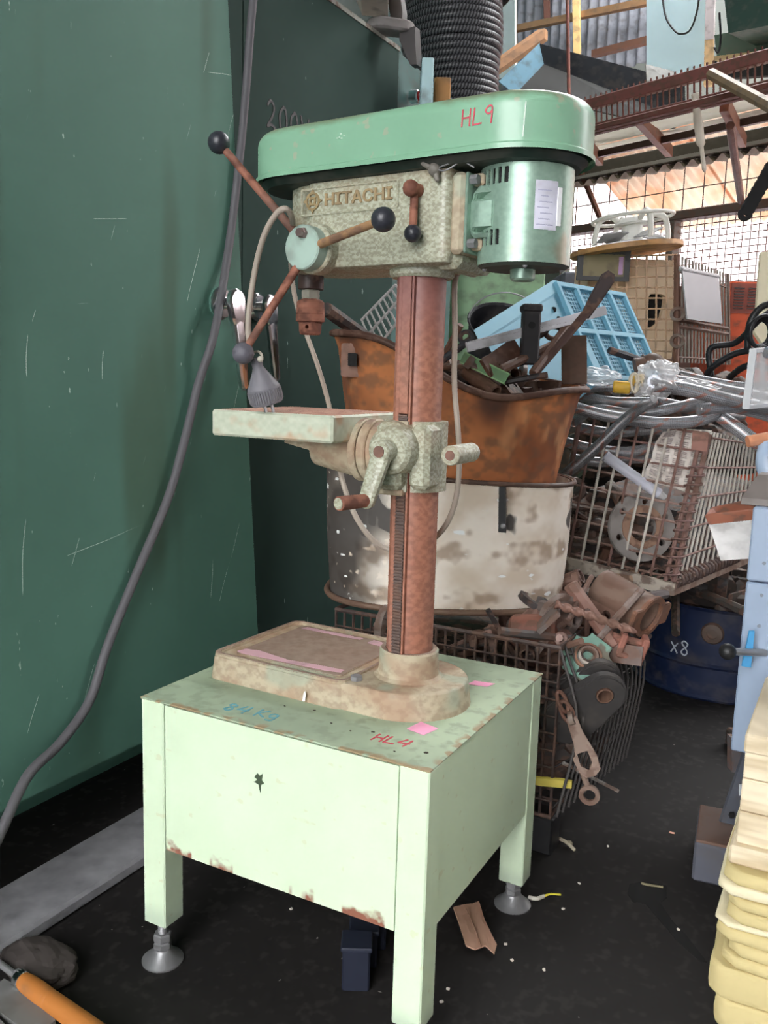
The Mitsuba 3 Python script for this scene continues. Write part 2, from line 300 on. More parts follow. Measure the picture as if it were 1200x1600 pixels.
# ---------------------------------------------------------------- the hall
struct('floor', bx(-4.2, 5.2, -4.0, 9.2, -.12, 0), 'floor_dirt')
struct('ground_outside', bx(-30, 30, -40, 40, -.3, -.13), 'concrete')
struct('wall_left', bx(-4.3, -4.2, -4.0, 9.2, -.12, 5.2), 'vc_matt', col=c(120, 128, 124))
struct('wall_right', bx(5.2, 5.3, -4.0, 5.0, -.12, 5.2), 'vc_matt', col=c(150, 150, 146))
CEIL = dict(mat='vc_matt', col=c(120, 118, 114))
for q in ((-4.3, 5.3, -4.1, 4.0), (-4.3, -1.8, 4.0, 7.4), (5.0, 5.3, 4.0, 7.4), (-4.3, 5.3, 7.4, 9.4)): struct('ceiling', bx(*q, 5.2, 5.3), **CEIL)   # unseen roof gap between, added to brighten the back
struct('wall_front', bx(-4.3, -2.4, -4.1, -4.0, -.12, 4.3), 'vc_matt', col=c(130, 130, 126)); struct('wall_front', bx(1.5, 5.3, -4.1, -4.0, -.12, 4.3), 'vc_matt', col=c(130, 130, 126))  # unseen walls added to narrow the opening and steer the daylight
struct('trim_front', bx(-4.3, 5.3, -4.1, -4.0, 4.3, 5.2), 'vc_matt', col=c(120, 118, 114))
# the back wall runs askew
WT, WN = V(.913, -.407, 0), V(.407, .913, 0); WP = P(1050, 330, 7.0)
def B(x, y, off=0.0): v = ray(x, y); return CAM+v*(((WP+WN*off-CAM)@WN)/(v@WN))
def slab(pts, off, th, dark=None): return quadslab(*[B(x, y, off) for x, y in pts], -th)
def zplane(s, z, off=0.0): q = WP+WT*s+WN*off; return V(q[0], q[1], z)
def SW(pt): return (pt-WP)@WT                                # distance along the wall
def wallbox(s0, s1, o0, o1, z0, z1, b=0.0):
    return put(bx(s0, s1, o0, o1, z0, z1, b), frame((WP[0], WP[1], 0), WT, WN))
sl = SW(B(880, 300)); sr = 4.6
zb = B(1050, 340)[2]                                         # the window head
struct('wall_back', wallbox(-5.5, sl-.05, .1, .2, -.12, 3.0), 'vc_matt', col=c(112, 124, 116))
struct('wall_back_low', wallbox(sl-.05, sr, .1, .2, -.12, B(1050, 445)[2]), 'vc_matt', col=c(150, 120, 112))
struct('wall_upper', wallbox(-5.5, sr, .95, 1.05, 2.9, 5.2), 'vc_matt', col=c(128, 134, 130))
# far white building beyond the mesh
k = thing('far_building', 'pale pinkish building outside beyond the wire mesh window', 'building')
part(k, 'wall', wallbox(-8, 9, 7, 7.4, -.12, 4.2), 'vc_matt', col=c(240, 222, 222))
for i in range(4): part(k, 'band', wallbox(-6+3.6*i, -4.2+3.6*i, 6.95, 7, .8, 2.3), 'vc_matt', col=c(236, 176, 172))
part(k, 'roof', wallbox(-8.2, 9.2, 6.8, 9, 4.2, 4.35), 'vc_matt', col=c(200, 190, 186))
# window frame, mesh, post
k = thing('mesh_window', 'open window with rusty wire mesh below the orange awning', 'window')
zt = B(1050, 250)[2]; zlow = B(1050, 450)[2]
part(k, 'beam', wallbox(sl-.1, sr, -.06, .06, zb-.03, zb+.035, .006), 'vc_rusty', col=c(104, 92, 84), label='brown horizontal beam under the awning')
part(k, 'post', wallbox(SW(B(1048, 360)), SW(B(1059, 360)), -.05, .05, zlow-.4, zb, .005), 'vc_rusty', col=c(110, 104, 96), label='grey upright post')
for i in range(44):
    s = sl+.062*i; part(k, 'wire', rod(zplane(s, zlow, .02), zplane(s, zb, .02), .0032, 4), 'vc', col=c(150, 118, 112))
for i in range(11):
    z = zlow+(zb-zlow)*(i+.5)/11; part(k, 'wire', rod(zplane(sl, z, .026), zplane(sl+2.75, z, .026), .0032, 4), 'vc', col=c(150, 118, 112))
for i in range(15):
    s = sl+.17*i; part(k, 'wire', rod(zplane(s, zb, -.02), zplane(s, zt+.1, -.02), .004, 4), 'vc', col=c(96, 74, 66))
z = B(1050, 300)[2]; part(k, 'wire', rod(zplane(sl, z, -.02), zplane(sl+2.6, z, -.02), .004, 4), 'vc', col=c(96, 74, 66))
def corrugated(s0, s1, pitch, amp, ring, th=.003):
    """ring(s, t) maps along-wall s and slope t (0, 1) plus the wave height h to a point."""
    n = int((s1-s0)/pitch*8)+1; s = np.linspace(s0, s1, n); h = amp*np.sin(2*PI*(s-s0)/pitch)
    v = np.array([[ring(a, t, b_) for a, b_ in zip(s, h)] for t in (0, 1)]).reshape(-1, 3)
    i = np.arange(n-1); f = np.vstack([np.stack([i, i+1, n+i+1], -1), np.stack([i, n+i+1, n+i], -1)])
    return trimesh.Trimesh(v, f, process=False)
# the awning outside slopes down from the wall
for i in range(3):
    s0 = sl-.02+1.0*i
    single('awning_sheet', corrugated(s0, s0+1.02, .09, .012, lambda s, t, h: zplane(s, zb+.75-.62*t+h-.004*i, .10+1.1*t)), 'awning',
           ['sunlit orange corrugated awning sheet beside the motor', 'orange corrugated awning sheet above the window post', 'orange corrugated awning sheet at the right end'][i], 'roof sheet', smooth=True)
# dark eaves beam and the corrugated edge on it
zd0, zd1 = B(1050, 268)[2], B(1050, 243)[2]
single('eaves_beam', wallbox(sl-.1, sr, -.25, -.13, zd0, zd1, .006), 'vc_dirty', 'dark grey eaves beam above the corrugated edge', 'beam', col=c(72, 68, 60))
ke = thing('corrugated_roof_edge', 'grey corrugated roof edge hanging under the dark eaves beam', 'roof sheet')
part(ke, 'sheet', corrugated(sl-.1, sr, .115, .022, lambda s, t, h: zplane(s, zd0-.035+h+.02*t, -.28+.14*t)), 'vc_dirty', smooth=True, col=c(140, 132, 112))
part(ke, 'ledge', wallbox(sl-.1, sr, -.29, -.26, zd0+.0, zd0+.025), 'vc', col=c(150, 150, 146))
# soffit sheets and rafters between eaves beam and the rusty rack
OF = -1.7
zr0, zr1 = B(1050, 175, OF)[2], B(1050, 128, OF)[2]
def soff(s, t, dz=0.0): return zplane(s, (zr0+.03)*(1-t)+(zd1+.03)*t+dz, OF+.05+(-.2-OF-.05)*t)
ss = SW(B(900, 200, -1.0))
for i in range(5):
    for j in range(2):
        q = [soff(ss-.6+.9*i, .01+.5*j), soff(ss+.29+.9*i, .01+.5*j), soff(ss+.29+.9*i, .46+.5*j), soff(ss-.6+.9*i, .46+.5*j)]
        key = single('roof_panel', quadslab(*q, .004), 'soffit', 'white translucent roof panel between the brown rafters', 'roof panel', 'translucent roof panels under the rack', smooth=False)
        if i > 2: del scene[key], labels[key]
single('roof_purlin', quadslab(soff(ss-1, .46, -.04), soff(sr, .46, -.04), soff(sr, .51, -.04), soff(ss-1, .51, -.04), .04), 'vc_dirty', 'dark purlin running along the middle of the white roof panels', 'beam', col=c(72, 56, 48), smooth=False)
for (xa, ya, xb, yb), w in zip([(1000, 186, 1045, 236), (1133, 165, 1160, 220), (915, 225, 937, 250)], (.045, .045, .045)):
    a, b_ = B(xa, ya, OF+.12), B(xb, yb, -.5)
    single('rafter', hullm(box(w, .05, .07, a), box(w, .05, .07, b_)), 'vc_dirty', {1000: 'brown rafter left of the hanging ribbon', 1133: 'brown rafter right of the hanging ribbon', 915: 'short rafter end beside the green belt cover'}[xa], 'beam', col=c(140, 92, 72))
single('strut', rod(B(905, 262, -.3), B(938, 342, -.02), .022, 8), 'vc_rusty', 'thin brown strut leaning beside the motor', 'strut', col=c(112, 74, 58))
single('strut', rod(B(1141, 196, -1.4), B(1158, 315, -.1), .024, 8), 'vc_rusty', 'tall brown strut right of the hanging ribbon', 'strut', col=c(104, 66, 54))
# rusty rack overhead
k = thing('overhead_rack', 'rusty red overhead cable rack with upright bars', 'rack')
sa, sb = SW(B(880, 190, OF)), SW(B(1290, 110, OF))
M_ = lambda z0, z1, o0, o1: wallbox(sa, sb, OF+o0, OF+o1, z0, z1, .004)
part(k, 'top_rail', M_(zr1-.03, zr1+.03, -.02, .02), 'vc_rusty', col=c(132, 84, 78)); part(k, 'bottom_rail', M_(zr0-.02, zr0+.04, -.02, .02), 'vc_rusty', col=c(120, 76, 68))
part(k, 'front_rail', M_(zr0-.07, zr0-.04, -.22, -.18), 'vc_rusty', col=c(116, 72, 64)); pass
n = 42
for i in range(n):
    s = sa+(sb-sa)*(i+.5)/n; part(k, 'bar', rod(zplane(s, zr1+.045, OF-.01), zplane(s, zr0, OF+.02), .0055, 5), 'vc_rusty', col=c(112, 72, 64))
single('brace', rod(B(1112, 116, OF-.28), B(1215, 172, OF-.7), .028, 8), 'vc_dirty', 'yellowish brown diagonal pole crossing the rack at right', 'pole', col=c(132, 112, 84))
single('hanging_rod', rod(B(886, -40, OF+.2), B(889, 152, OF+.2), .011, 8), 'vc_rusty', 'thin rust-red rod hanging beside the blue trough', 'rod', col=c(140, 84, 74))
# pale blue wall sheets and the opening with dark corrugated sheet
O1 = -.6
def sheet(lbl, pts, col, off=O1, th=.02): return single('wall_panel', slab(pts, off, th), 'vc', lbl, 'wall panel', col=c(*col), smooth=False)
sheet('pale blue wall panel left of the corrugated opening', [(300, -90), (803, -90), (805, 118), (300, 190)], (206, 226, 226), O1+.3)
sheet('pale blue wall panel with a black wire loop', [(1010, -60), (1110, -60), (1108, 120), (1010, 108)], (196, 222, 228))
k = thing('corrugated_wall', 'dark corrugated iron sheet behind yellow timber framing', 'wall sheet')
s0, s1, z0, z1 = SW(B(800, 40, .25)), SW(B(1015, 40, .25)), B(900, 130, .25)[2], B(900, -60, .25)[2]
part(k, 'sheet', corrugated(s0-.1, s1+.1, .105, .022, lambda s, t, h: zplane(s, z0+(z1-z0)*t, .25+h)), 'vc_dirty', smooth=True, col=c(136, 140, 150))
def timber(a, b_, off, w, lbl, col, par=k, d=.05):
    A, B_ = B(*a, off), B(*b_, off); part(par, 'timber', hullm(box(w, d, w, A), box(w, d, w, B_)), 'vc_dirty', lbl, col=c(*col))
timber((802, 46), (1016, 2), .12, .05, 'upper horizontal timber', (150, 116, 84)); timber((900, -40), (902, 84), .05, .05, 'yellow upright timber', (228, 190, 130))
timber((930, 84), (1016, 62), .12, .05, 'lower brown timber', (110, 76, 62)); timber((803, -40), (805, 110), .1, .03, 'edge strip', (170, 150, 110))
timber((853, -40), (855, 30), .2, .04, None, (104, 70, 60))
k = thing('timber_post', 'tall worn yellow timber post right of the pale blue panel', 'post')
part(k, 'post', hullm(box(.05, .05, .05, B(1112, -60, O1-.05)), box(.05, .05, .05, B(1107, 128, O1-.05))), 'vc_dirty', col=c(216, 180, 132))
part(k, 'flaked_paint', hullm(box(.052, .052, .03, B(1112, -60, O1-.052)), box(.052, .052, .03, B(1109, 60, O1-.052))), 'vc_dirty', 'flaked lilac paint', col=c(196, 186, 186))
single('wire_loop', tube([B(x, y, O1-.05) for x, y in [(1033, -20), (1040, 25), (1054, 48), (1065, 53), (1078, 47), (1088, 22), (1095, -20)]], .006), 'black', 'black wire loop hanging in front of the pale blue panel', 'wire', smooth=True)
k = thing('hood', 'dark green hood high up at the right edge', 'hood')
part(k, 'front', slab([(1123, -80), (1300, -80), (1300, 20), (1138, 52)], -1.0, .6), 'vc_dirty', col=c(40, 66, 58), smooth=False)
part(k, 'lower_panel', slab([(1116, 55), (1300, 18), (1300, 66), (1120, 88)], -.7, .05), 'vc_dirty', 'lower green panel', col=c(74, 92, 78), smooth=False)
part(k, 'ledge', slab([(1115, 88), (1300, 66), (1300, 73), (1115, 94)], -.75, .1), 'vc_dirty', 'yellowish ledge', col=c(176, 150, 110), smooth=False)
part(k, 'recess', slab([(1115, 94), (1300, 73), (1300, 110), (1115, 124)], -.55, .05), 'dark', 'dark recess')
# black wire down beside the hood
single('wire_loop', tube([B(x, y, -.95) for x, y in [(1124, 20), (1126, 60), (1122, 82), (1116, 74)]], .006), 'black', 'short black wire beside the dark green hood', 'wire', smooth=True)
# blue trough resting up there
k = thing('steel_trough', 'large blue and black steel trough lying open side down overhead', 'trough')
A, Bq, Cq, D = P(778, 128, 6.1), P(842, 68, 6.2), P(850, 104, 6.22), P(806, 150, 6.15)
part(k, 'end_plate', quadslab(A, Bq, Cq, D, .012), 'vc_dirty', 'light blue end plate', col=c(120, 164, 186), smooth=False)
R1, R2 = P(1070, 128, 6.0), P(1072, 192, 6.05)
part(k, 'side', quadslab(Bq, R1, R2, Cq, .012), 'vc_dirty', 'blue-black scuffed side', col=c(27, 35, 44), smooth=False)
part(k, 'lip', hullm(box(.008, .008, .012, Cq), box(.008, .008, .012, Cq+(R2-Cq)*.27)), 'vc_dirty', 'pale edge', col=c(190, 184, 168))
part(k, 'lip', hullm(box(.01, .01, .016, Cq), box(.01, .01, .016, D)), 'vc_dirty', 'pale edge', col=c(190, 184, 168))
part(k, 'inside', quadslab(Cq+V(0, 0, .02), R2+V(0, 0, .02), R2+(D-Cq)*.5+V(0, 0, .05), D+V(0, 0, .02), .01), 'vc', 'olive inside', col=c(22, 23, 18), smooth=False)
part(k, 'paint_patch', quadslab(*[(Bq*(1-t)+R1*t)*(1-w)+(Cq*(1-t)+R2*t)*w-FH*.004 for t, w in ((.28, .15), (.42, .2), (.45, .75), (.3, .8))], .004), 'vc_dirty', 'bare blue patch', col=c(120, 150, 170), smooth=False)
single('grey_plate', quadslab(P(1008, 102, 5.85), P(1052, 113, 5.85), P(1052, 133, 5.8), P(1010, 128, 5.8), .01), 'vc_dirty', 'grey metal flap on the far end of the blue trough', 'plate', col=c(134, 134, 130), smooth=False)
single('timber_offcut', hullm(box(.05, .06, .06, P(772, 108, 6.35)), box(.05, .06, .06, P(848, 55, 6.45))), 'vc_dirty', 'brown timber leaning behind the blue trough', 'timber', col=c(164, 120, 84))
single('ribbon', tube([P(x, y, 4.9) for x, y in [(1086, 146), (1090, 185), (1096, 230), (1101, 270)]], [.02]*8+[.024]*8+[.012]*8+[.002], 6), 'vc_matt', 'pale cloth ribbon hanging from the rusty rack', 'ribbon', col=c(226, 218, 204), smooth=True)
# perforated strap hanging at the right
k = thing('perforated_strap', 'black perforated strap hanging in front of the wire mesh', 'strap')
a, b_ = P(1206, 262, 3.6), P(1165, 334, 3.6); n = 9
for i in range(n):
    q = a+(b_-a)*i/(n-1); u_ = unit(b_-a)
    part(k, 'link', put(prism(Point(0, 0).buffer(.027, 6).difference(Point(0, 0).buffer(.009, 4)), .012), frame(q, u_, unit(np.cross(FH, u_)))), 'black')

# ---------------------------------------------------------------- green machine on the left
XP, XB = -.75, -.87
k = thing('machine_cabinet', 'huge dark green machine housing filling the left side behind the drill press', 'machine')
yb, yt, zp_, zt_ = atx(404, 980, XP), atx(358, 0, XP), .238, 2.6
def lin(z): return .635+(z-.388)*(.518-.635)/(1.733-.388)
poly = [(-2.6, zp_), (lin(zp_), zp_), (lin(zt_), zt_), (-2.6, zt_)]
part(k, 'side_panel', prism(poly, .05, frame((XP-.05, 0, 0), (0, 1, 0), (0, 0, 1)), .004), 'machine_paint', 'scratched green side panel')
part(k, 'kick_plate', bx(-1.16, -1.10, -2.6, 1.0, .0, .5), 'machine_paint', 'dark recessed kick plate')
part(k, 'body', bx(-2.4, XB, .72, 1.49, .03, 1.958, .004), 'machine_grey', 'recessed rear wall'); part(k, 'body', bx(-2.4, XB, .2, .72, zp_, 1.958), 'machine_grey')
part(k, 'body', bx(-2.4, -.80, -2.6, .2, zp_, 1.9), 'machine_paint')
part(k, 'upper_body', bx(-2.4, -.80, -2.6, .35, 1.9, 3.2), 'machine_paint')
part(k, 'end_box', prism([(1.49, .03), (1.95, .03), (1.95, 1.925), (1.49, 1.955)], 1.2, frame((XB-1.21, 0, 0), (0, 1, 0), (0, 0, 1))), 'vc_dirty', 'teal end section', col=c(72, 110, 106), smooth=False)
part(k, 'edge_strip', bx(XB-.2, XB+.003, .2, 1.49, 1.95, 1.962), 'vc_rusty', 'chipped top edge', col=c(150, 150, 140))
part(k, 'number', writing('200V', atx(418, 196, XB+.0006), (0, 1, -.02), (0, 0, 1), .06, .007), 'black', 'black handwritten 200V')
for nm, q in (('paint_patch', [(1.66, 1.86), (1.70, 1.87), (1.71, 1.92), (1.67, 1.93)]),):
    part(k, nm, prism(q, .002, frame((XB, 0, 0), (0, 1, 0), (0, 0, 1))), 'vc', 'brown patch', col=c(160, 110, 66))
lq = atx(641, 152, XB); l_ = part(k, 'indicator_lamp', cyl(lq, lq+V(.03, 0, 0), .02, n=16, b=.004), 'chrome', 'red lamp in a chrome bezel')
part(l_, 'lens', ball(lq+V(.032, 0, 0), .014), 'vc', 'dark red lens', col=c(120, 24, 24), smooth=True)
single('plinth', bx(-.86, -.712, -2.6, 1.4, 0, .028, .006), 'concrete', 'grey concrete plinth strip along the foot of the green machine', 'plinth')
def latch(par, o, tilt, rub='chrome'):
    h = part(par, 'latch_handle', cyl(o, o+V(.016, 0, 0), .034, n=24, b=.006), rub, 'chrome lever latch')
    part(h, 'stem', cyl(o, o+V(.045, 0, .0), .0125, n=14), rub)
    q = o+V(.045, 0, 0); d = unit(V(.05, tilt, -1)); w = V(0, 1, 0)
    lev = hullm(*[cyl(q+d*t-V(.008, 0, 0), q+d*t+V(.008, 0, 0), r, n=14, b=.004) for t, r in ((-.004, .026), (.03, .022))])
    lev2 = hullm(*[cyl(q+d*t-V(.007, 0, 0), q+d*t+V(.007, 0, 0), r, n=12, b=.004) for t, r in ((.03, .018), (.17, .011))])
    part(h, 'lever', cat([lev, lev2]), rub)
latch(k, atx(342, 474, XP), .10); latch(k, atx(398, 480, XB), .10)
# pale blue and brown wooden block on the machine
kb = thing('wood_block', 'pale blue painted block with bare brown side behind the belt cover', 'block')
q = P(668, 118, 2.75); part(kb, 'body', put(box(.035, .16, .16, (0, .08, -.03), .003), frame(q, AX, FH)), 'vc_dirty', 'pale blue face', col=c(176, 208, 212))
part(kb, 'side', put(box(.05, .05, .13, (.05, .13, -.035), .003), frame(q, AX, FH)), 'vc_dirty', 'brown wooden side', col=c(170, 118, 64))
part(kb, 'shelf', put(box(.12, .16, .02, (.03, .1, -.12), .003), frame(q, AX, FH)), 'vc_dirty', 'rear support', col=c(66, 96, 92))
# wire rope reel on top
o = P(706, 95, 3.7); ax = unit(V(0, 0, 1)-AX*.03); RM = axisframe(o, ax); k = thing('wire_rope_reel', 'big reel wound with black wire rope on top of the green machine', 'rope reel')
R0, pit, nt = .176, .0245, 27
th = np.arange(nt*28)/28*2*PI; hz = (th/(2*PI)-nt*.5)*pit+.08; rr = R0+.004*np.sin(hz*18)+.006*(hz > .03)
g, uv = tube(np.stack([rr*np.cos(th), rr*np.sin(th), hz], -1), .0128, 8, 1, uvs=True); g.apply_transform(RM)
part(k, 'rope', g, 'wire_rope', 'black stranded wire rope', uv=uv)
part(k, 'core', put(cyl((0, 0, -.26), (0, 0, .42), R0-.006, n=32), RM), 'dark'); part(k, 'flange', put(cyl((0, 0, .225), (0, 0, .255), .225, n=36, b=.004), RM), 'vc_rusty', 'upper reel flange', col=c(52, 50, 50))
part(k, 'flange', put(cyl((0, 0, -.29), (0, 0, -.26), .215, n=36, b=.004), RM), 'vc_rusty', 'lower reel flange', col=c(52, 50, 50))
# support under the reel
zs_ = P(790, 412, 3.5)[2]; single('reel_stand', put(bx(-.15, .15, -.15, .15, zs_+.002, o[2]-.295), frame((o[0], o[1], 0), AX, FH)), 'vc_rusty', 'dark steel stand under the wire rope reel', 'stand', col=c(58, 66, 64))
k = thing('clamp_bracket', 'grey steel clamp bracket on the top edge of the green machine', 'bracket')
q = P(612, 50, 2.75); part(k, 'pad', put(hullm(cyl((-.03, 0, 0), (-.03, .0, .03), .04, n=16, b=.005), cyl((.03, 0, -.005), (.03, 0, .025), .035, n=16, b=.005)), frame(q, AX, FH)), 'vc_dirty', col=c(150, 144, 142))
part(k, 'arm', hullm(box(.05, .03, .03, P(640, 55, 2.74)), box(.02, .03, .03, P(650, 95, 2.74))), 'vc_dirty', col=c(84, 80, 80))
part(k, 'upright', hullm(box(.035, .03, .03, P(616, -20, 2.8)), box(.035, .03, .03, P(624, 30, 2.8))), 'vc_dirty', col=c(104, 100, 98))
single('casting_block', quadslab(P(520, -90, 2.8), P(610, -90, 2.8), P(606, 28, 2.8), P(566, 24, 2.8), .3), 'vc_dirty', 'pale grey casting standing on the green machine at the top', 'casting', col=c(196, 186, 176), smooth=False)
# hanging cable
pts = [(399, -30), (392, 40), (382, 170), (372, 270), (357, 390), (335, 520), (310, 600), (288, 690), (262, 780), (210, 905), (168, 1010), (140, 1095), (95, 1160), (45, 1210), (8, 1285), (-30, 1370)]
xs = [-.735]*2+[-.74]*3+[-.715]+[-.735]*4+[-.735, -.733, -.72, -.70, -.68, -.67]
single('power_cable', tube([atx(x, y, X) for (x, y), X in zip(pts, xs)], .0088, 10), 'cable', 'long grey-black cable hanging down the green machine', 'cable', smooth=True)
# ---------------------------------------------------------------- the stand
W, D, H, LG, ZP, ZL = .52, .475, .4624, .0466, .2085, .0644
st = thing('machine_stand', 'pale green steel stand with four legs carrying the drill press', 'stand')
for x, y in ((-W, 0), (-LG, 0), (-W, D-LG), (-LG, D-LG)): part(st, 'leg', bx(x, x+LG, y, y+LG, ZL, H-.003, .0022), 'stand_paint')
part(st, 'front_panel', bx(-W+LG+.0030, -LG-.0010, .0012, .004, ZP, H-.0055), 'stand_paint', smooth=False)
part(st, 'side_panel', bx(-.004, -.0016, LG+.0008, D-LG-.0008, ZP, H-.003), 'stand_paint', smooth=False)
part(st, 'side_panel', bx(-W+.0016, -W+.004, LG+.0008, D-LG-.0008, ZP, H-.003), 'stand_paint', smooth=False)
part(st, 'back_panel', bx(-W+LG, -LG, D-.004, D-.0016, ZP, H-.003), 'stand_paint', smooth=False)
part(st, 'top', bx(-W-.0012, .0012, -.0012, D+.0012, H-.003, H, .0008), 'stand_top', 'dusty grey-green top plate')
for x, y in ((-.486, .008), (-.023, .023), (-.030, .468), (-.497, .452)):
    f = part(st, 'foot', lathe([(0, 0), (.0345, 0), (.035, .003), (.026, .010), (.017, .019), (.015, .024), (0, .024)], 32, (x, y, 0)), 'galv', 'grey levelling foot')
    part(f, 'nut', lathe([(0, .024), (.0145, .024), (.0155, .026), (.0155, .034), (.0125, .036), (.0145, .038), (.0155, .04), (.0155, .049), (.013, .051), (0, .051)], 6, (x, y, 0)), 'galv', smooth=False)
    part(f, 'threaded_rod', lathe([(0, .05)]+[(.0082-.0012*(i % 2), .05+.0015*i) for i in range(12)]+[(0, .0675)], 14, (x, y, 0)), 'galv')
zt2 = H+.0002
part(st, 'marking', writing('84 K9'.replace('9', 'g'), (-.374, .026, zt2), (1, .1, 0), (-.12, 1, 0), .027, .0032), 'ink_blue', 'blue handwritten 84 Kg')
part(st, 'marking', writing('HL4', (-.118, .048, zt2), (1, .08, 0), (.0, 1, 0), .024, .0028), 'ink_red', 'red handwritten HL4')
for q in ([(-.092, .112), (-.060, .104), (-.052, .138), (-.086, .148)], [(-.092, .345), (-.058, .352), (-.052, .374), (-.088, .368)]):
    part(st, 'tape', prism(q, .0006, frame((0, 0, zt2))), 'pink', 'pink tape patch')
sq = [(-.010, .004), (-.004, .012), (.000, .008), (.006, .014), (.004, .002), (.009, -.002), (.003, -.005), (.002, -.02), (-.002, -.006), (-.011, -.004), (-.004, .001)]
part(st, 'paint_chip', prism(Polygon(sq).buffer(0), .0005, frame((-.283, .0009, .376), (1, 0, 0), (0, 0, 1))), 'vc_matt', 'black-green paint chip', col=c(72, 86, 66))
for x, y, r in [(-.03, .05, .004), (-.2, .07, .0025), (-.16, .06, .002), (-.13, .075, .003), (-.07, .03, .002), (-.3, .09, .002), (-.25, .1, .0025)]:
    part(st, 'dirt_speck', put(ball((0, 0, 0), 1, 1), frame((x, y, H), (r, 0, 0), (0, r*.7, 0), (0, 0, .0012))), 'vc_matt', col=c(60, 58, 50))

# ---------------------------------------------------------------- the drill press
dp = thing('drill_press', 'weathered green bench drill press with rusty column on the pale green stand', 'drill press')
CX, CY = -.15, .229
RB = frame((CX, CY, H), (math.cos(-.033), math.sin(-.033), 0), (-math.sin(-.033), math.cos(-.033), 0))
def ring(poly, z, n=96): return np.array([list(poly.exterior.interpolate(t, normalized=True).coords[0])+[z] for t in np.arange(n)/n])
L0 = sbox(-.335, -.104, -.060, .150).buffer(-.02).buffer(.02, 8); HB = .045
rd = Point(0, 0).buffer(.098, 24).union(sbox(-.09, -.098, 0, .098)).buffer(-.004).buffer(.004)
def draft(poly, h): return loft([ring(poly.buffer(.006, 6), 0), ring(poly.buffer(.005, 6), .006), ring(poly.buffer(.001, 6), h-.004), ring(poly.buffer(-.001, 6), h-.001), ring(poly.buffer(-.004, 6), h)])
bs = part(dp, 'base', put(draft(rd, HB-.003), RB), 'cast_rusty', 'rusty cast base')
part(bs, 'front_block', put(draft(L0, HB-.006), RB), 'cast_rusty', 'rectangular work surface block')
inner = sbox(-.327, -.097, -.075, .142).buffer(-.014).buffer(.014, 8)
rim = L0.buffer(-.0005).difference(sbox(-.326, -.094, -.069, .141).buffer(-.014).buffer(.014, 6))
part(bs, 'rim', put(prism(rim, .0075, b=.0015), RB @ frame((0, 0, HB-.0075))), 'cast_rusty', 'raised rim')
part(bs, 'work_plate', put(prism(sbox(-.300, -.082, -.082, .126).buffer(-.012).buffer(.012, 6), .006, b=.0015), RB @ frame((0, 0, HB-.0065))), 'cast_rusty', 'dusty raised plate')
for q in ([(-.30, -.075), (-.285, -.08), (-.12, -.072), (-.09, -.066), (-.092, -.052), (-.15, -.056), (-.2, -.062), (-.27, -.05), (-.296, -.055)], [(-.14, .098), (-.088, .092), (-.086, .112), (-.138, .120)], [(-.29, .104), (-.16, .106), (-.16, .118), (-.285, .118)]):
    part(bs, 'tape', put(prism(q, .0005), RB @ frame((0, 0, HB-.0004))), 'vc_dirty', 'faded pink tape strip', col=c(196, 158, 164))
q = RB @ V(-.055, -.074, HB-.003, 1)
part(bs, 'bolt', lathe([(0, 0), (.0105, 0), (.0105, .006), (.009, .0075), (0, .0075)], 6, q[:3]), 'galv', 'grey hexagon bolt', smooth=False)
part(bs, 'socket', lathe([(0, 0), (.058, 0), (.051, .006), (.0495, .012), (.0485, .044), (.046, .047), (.039, .047)], 40, (CX, CY, H+HB-.004)), 'cast_rusty', 'column socket')
part(bs, 'paint_chip', put(prism([(-.003, 0), (.002, .001), (.003, .012), (.001, .018), (-.002, .012)], .0006), frame(aty(475, 1096, .118)+V(0, -.0, 0), (1, 0, 0), (0, .1, 1))), 'vc', 'white chip', col=c(230, 230, 226))
col_ = part(dp, 'column', cyl((CX, CY, H+.03), (CX, CY, 1.16), .038, n=48), 'column_rust', 'rusty round column')
ra = V(CX-.003, CY-.0345, 0)
nT, pt = 74, .0052
pr = [(0, 0)]
for i in range(nT): pr += [(.0075, i*pt+.0006), (.0105, i*pt+.0012), (.0105, i*pt+.0034), (.0075, i*pt+.004)]
pr += [(0, nT*pt)]
part(dp, 'rack', prism(pr, .0155, frame((ra[0]-.00775, ra[1], H+.085), (0, -1, 0), (0, 0, 1), (1, 0, 0)) @ frame((0, 0, 0)), 0), 'vc_rusty', 'toothed rack', col=c(92, 76, 70), smooth=False)
part(dp, 'rack_bar', bx(ra[0]-.0078, ra[0]+.0078, CY-.0445, CY-.03, H+.085+nT*pt, 1.15, .001), 'column_rust', 'plain upper end of the rack')
part(dp, 'rack_rail', bx(CX-.0175, CX-.0118, CY-.041, CY-.03, H+.06, 1.15), 'column_rust'); part(dp, 'rack_rail', bx(CX+.0062, CX+.0095, CY-.044, CY-.03, H+.06, 1.15), 'column_rust')
# table bracket
zc0, zc1 = .812, .921
br = part(dp, 'table_bracket', xpart(pipe((CX, CY, zc0), (CX, CY, zc1), .0495, .0385, 48), bx(CX+.0085, CX+.0155, CY-.07, CY-.02, .7, 1.0)), 'cast_grey', 'grey clamp bracket on the column')
part(br, 'rack_housing', xpart(bx(CX-.036, CX+.008, CY-.072, CY-.03, zc0+.004, zc1-.001, .008), cyl((CX, CY, .7), (CX, CY, 1.0), .0385, n=32)), 'cast_grey')
part(br, 'clamp_lug', bx(CX+.016, CX+.05, CY-.06, CY-.01, zc0+.006, zc1-.004, .008), 'cast_grey')
lk = aty(703, 712, CY-.062); part(br, 'lock_bolt', cyl(lk, lk+V(.0, .082, 0), .0150, n=24, b=.0015), 'cast_grey', 'round lock bolt boss')
part(br, 'bolt_end', cyl(lk-V(0, .0012, 0), lk+V(0, .01, 0), .0075, n=18), 'rust', 'rusty bolt end')
pv = aty(592, 706, CY-.118)
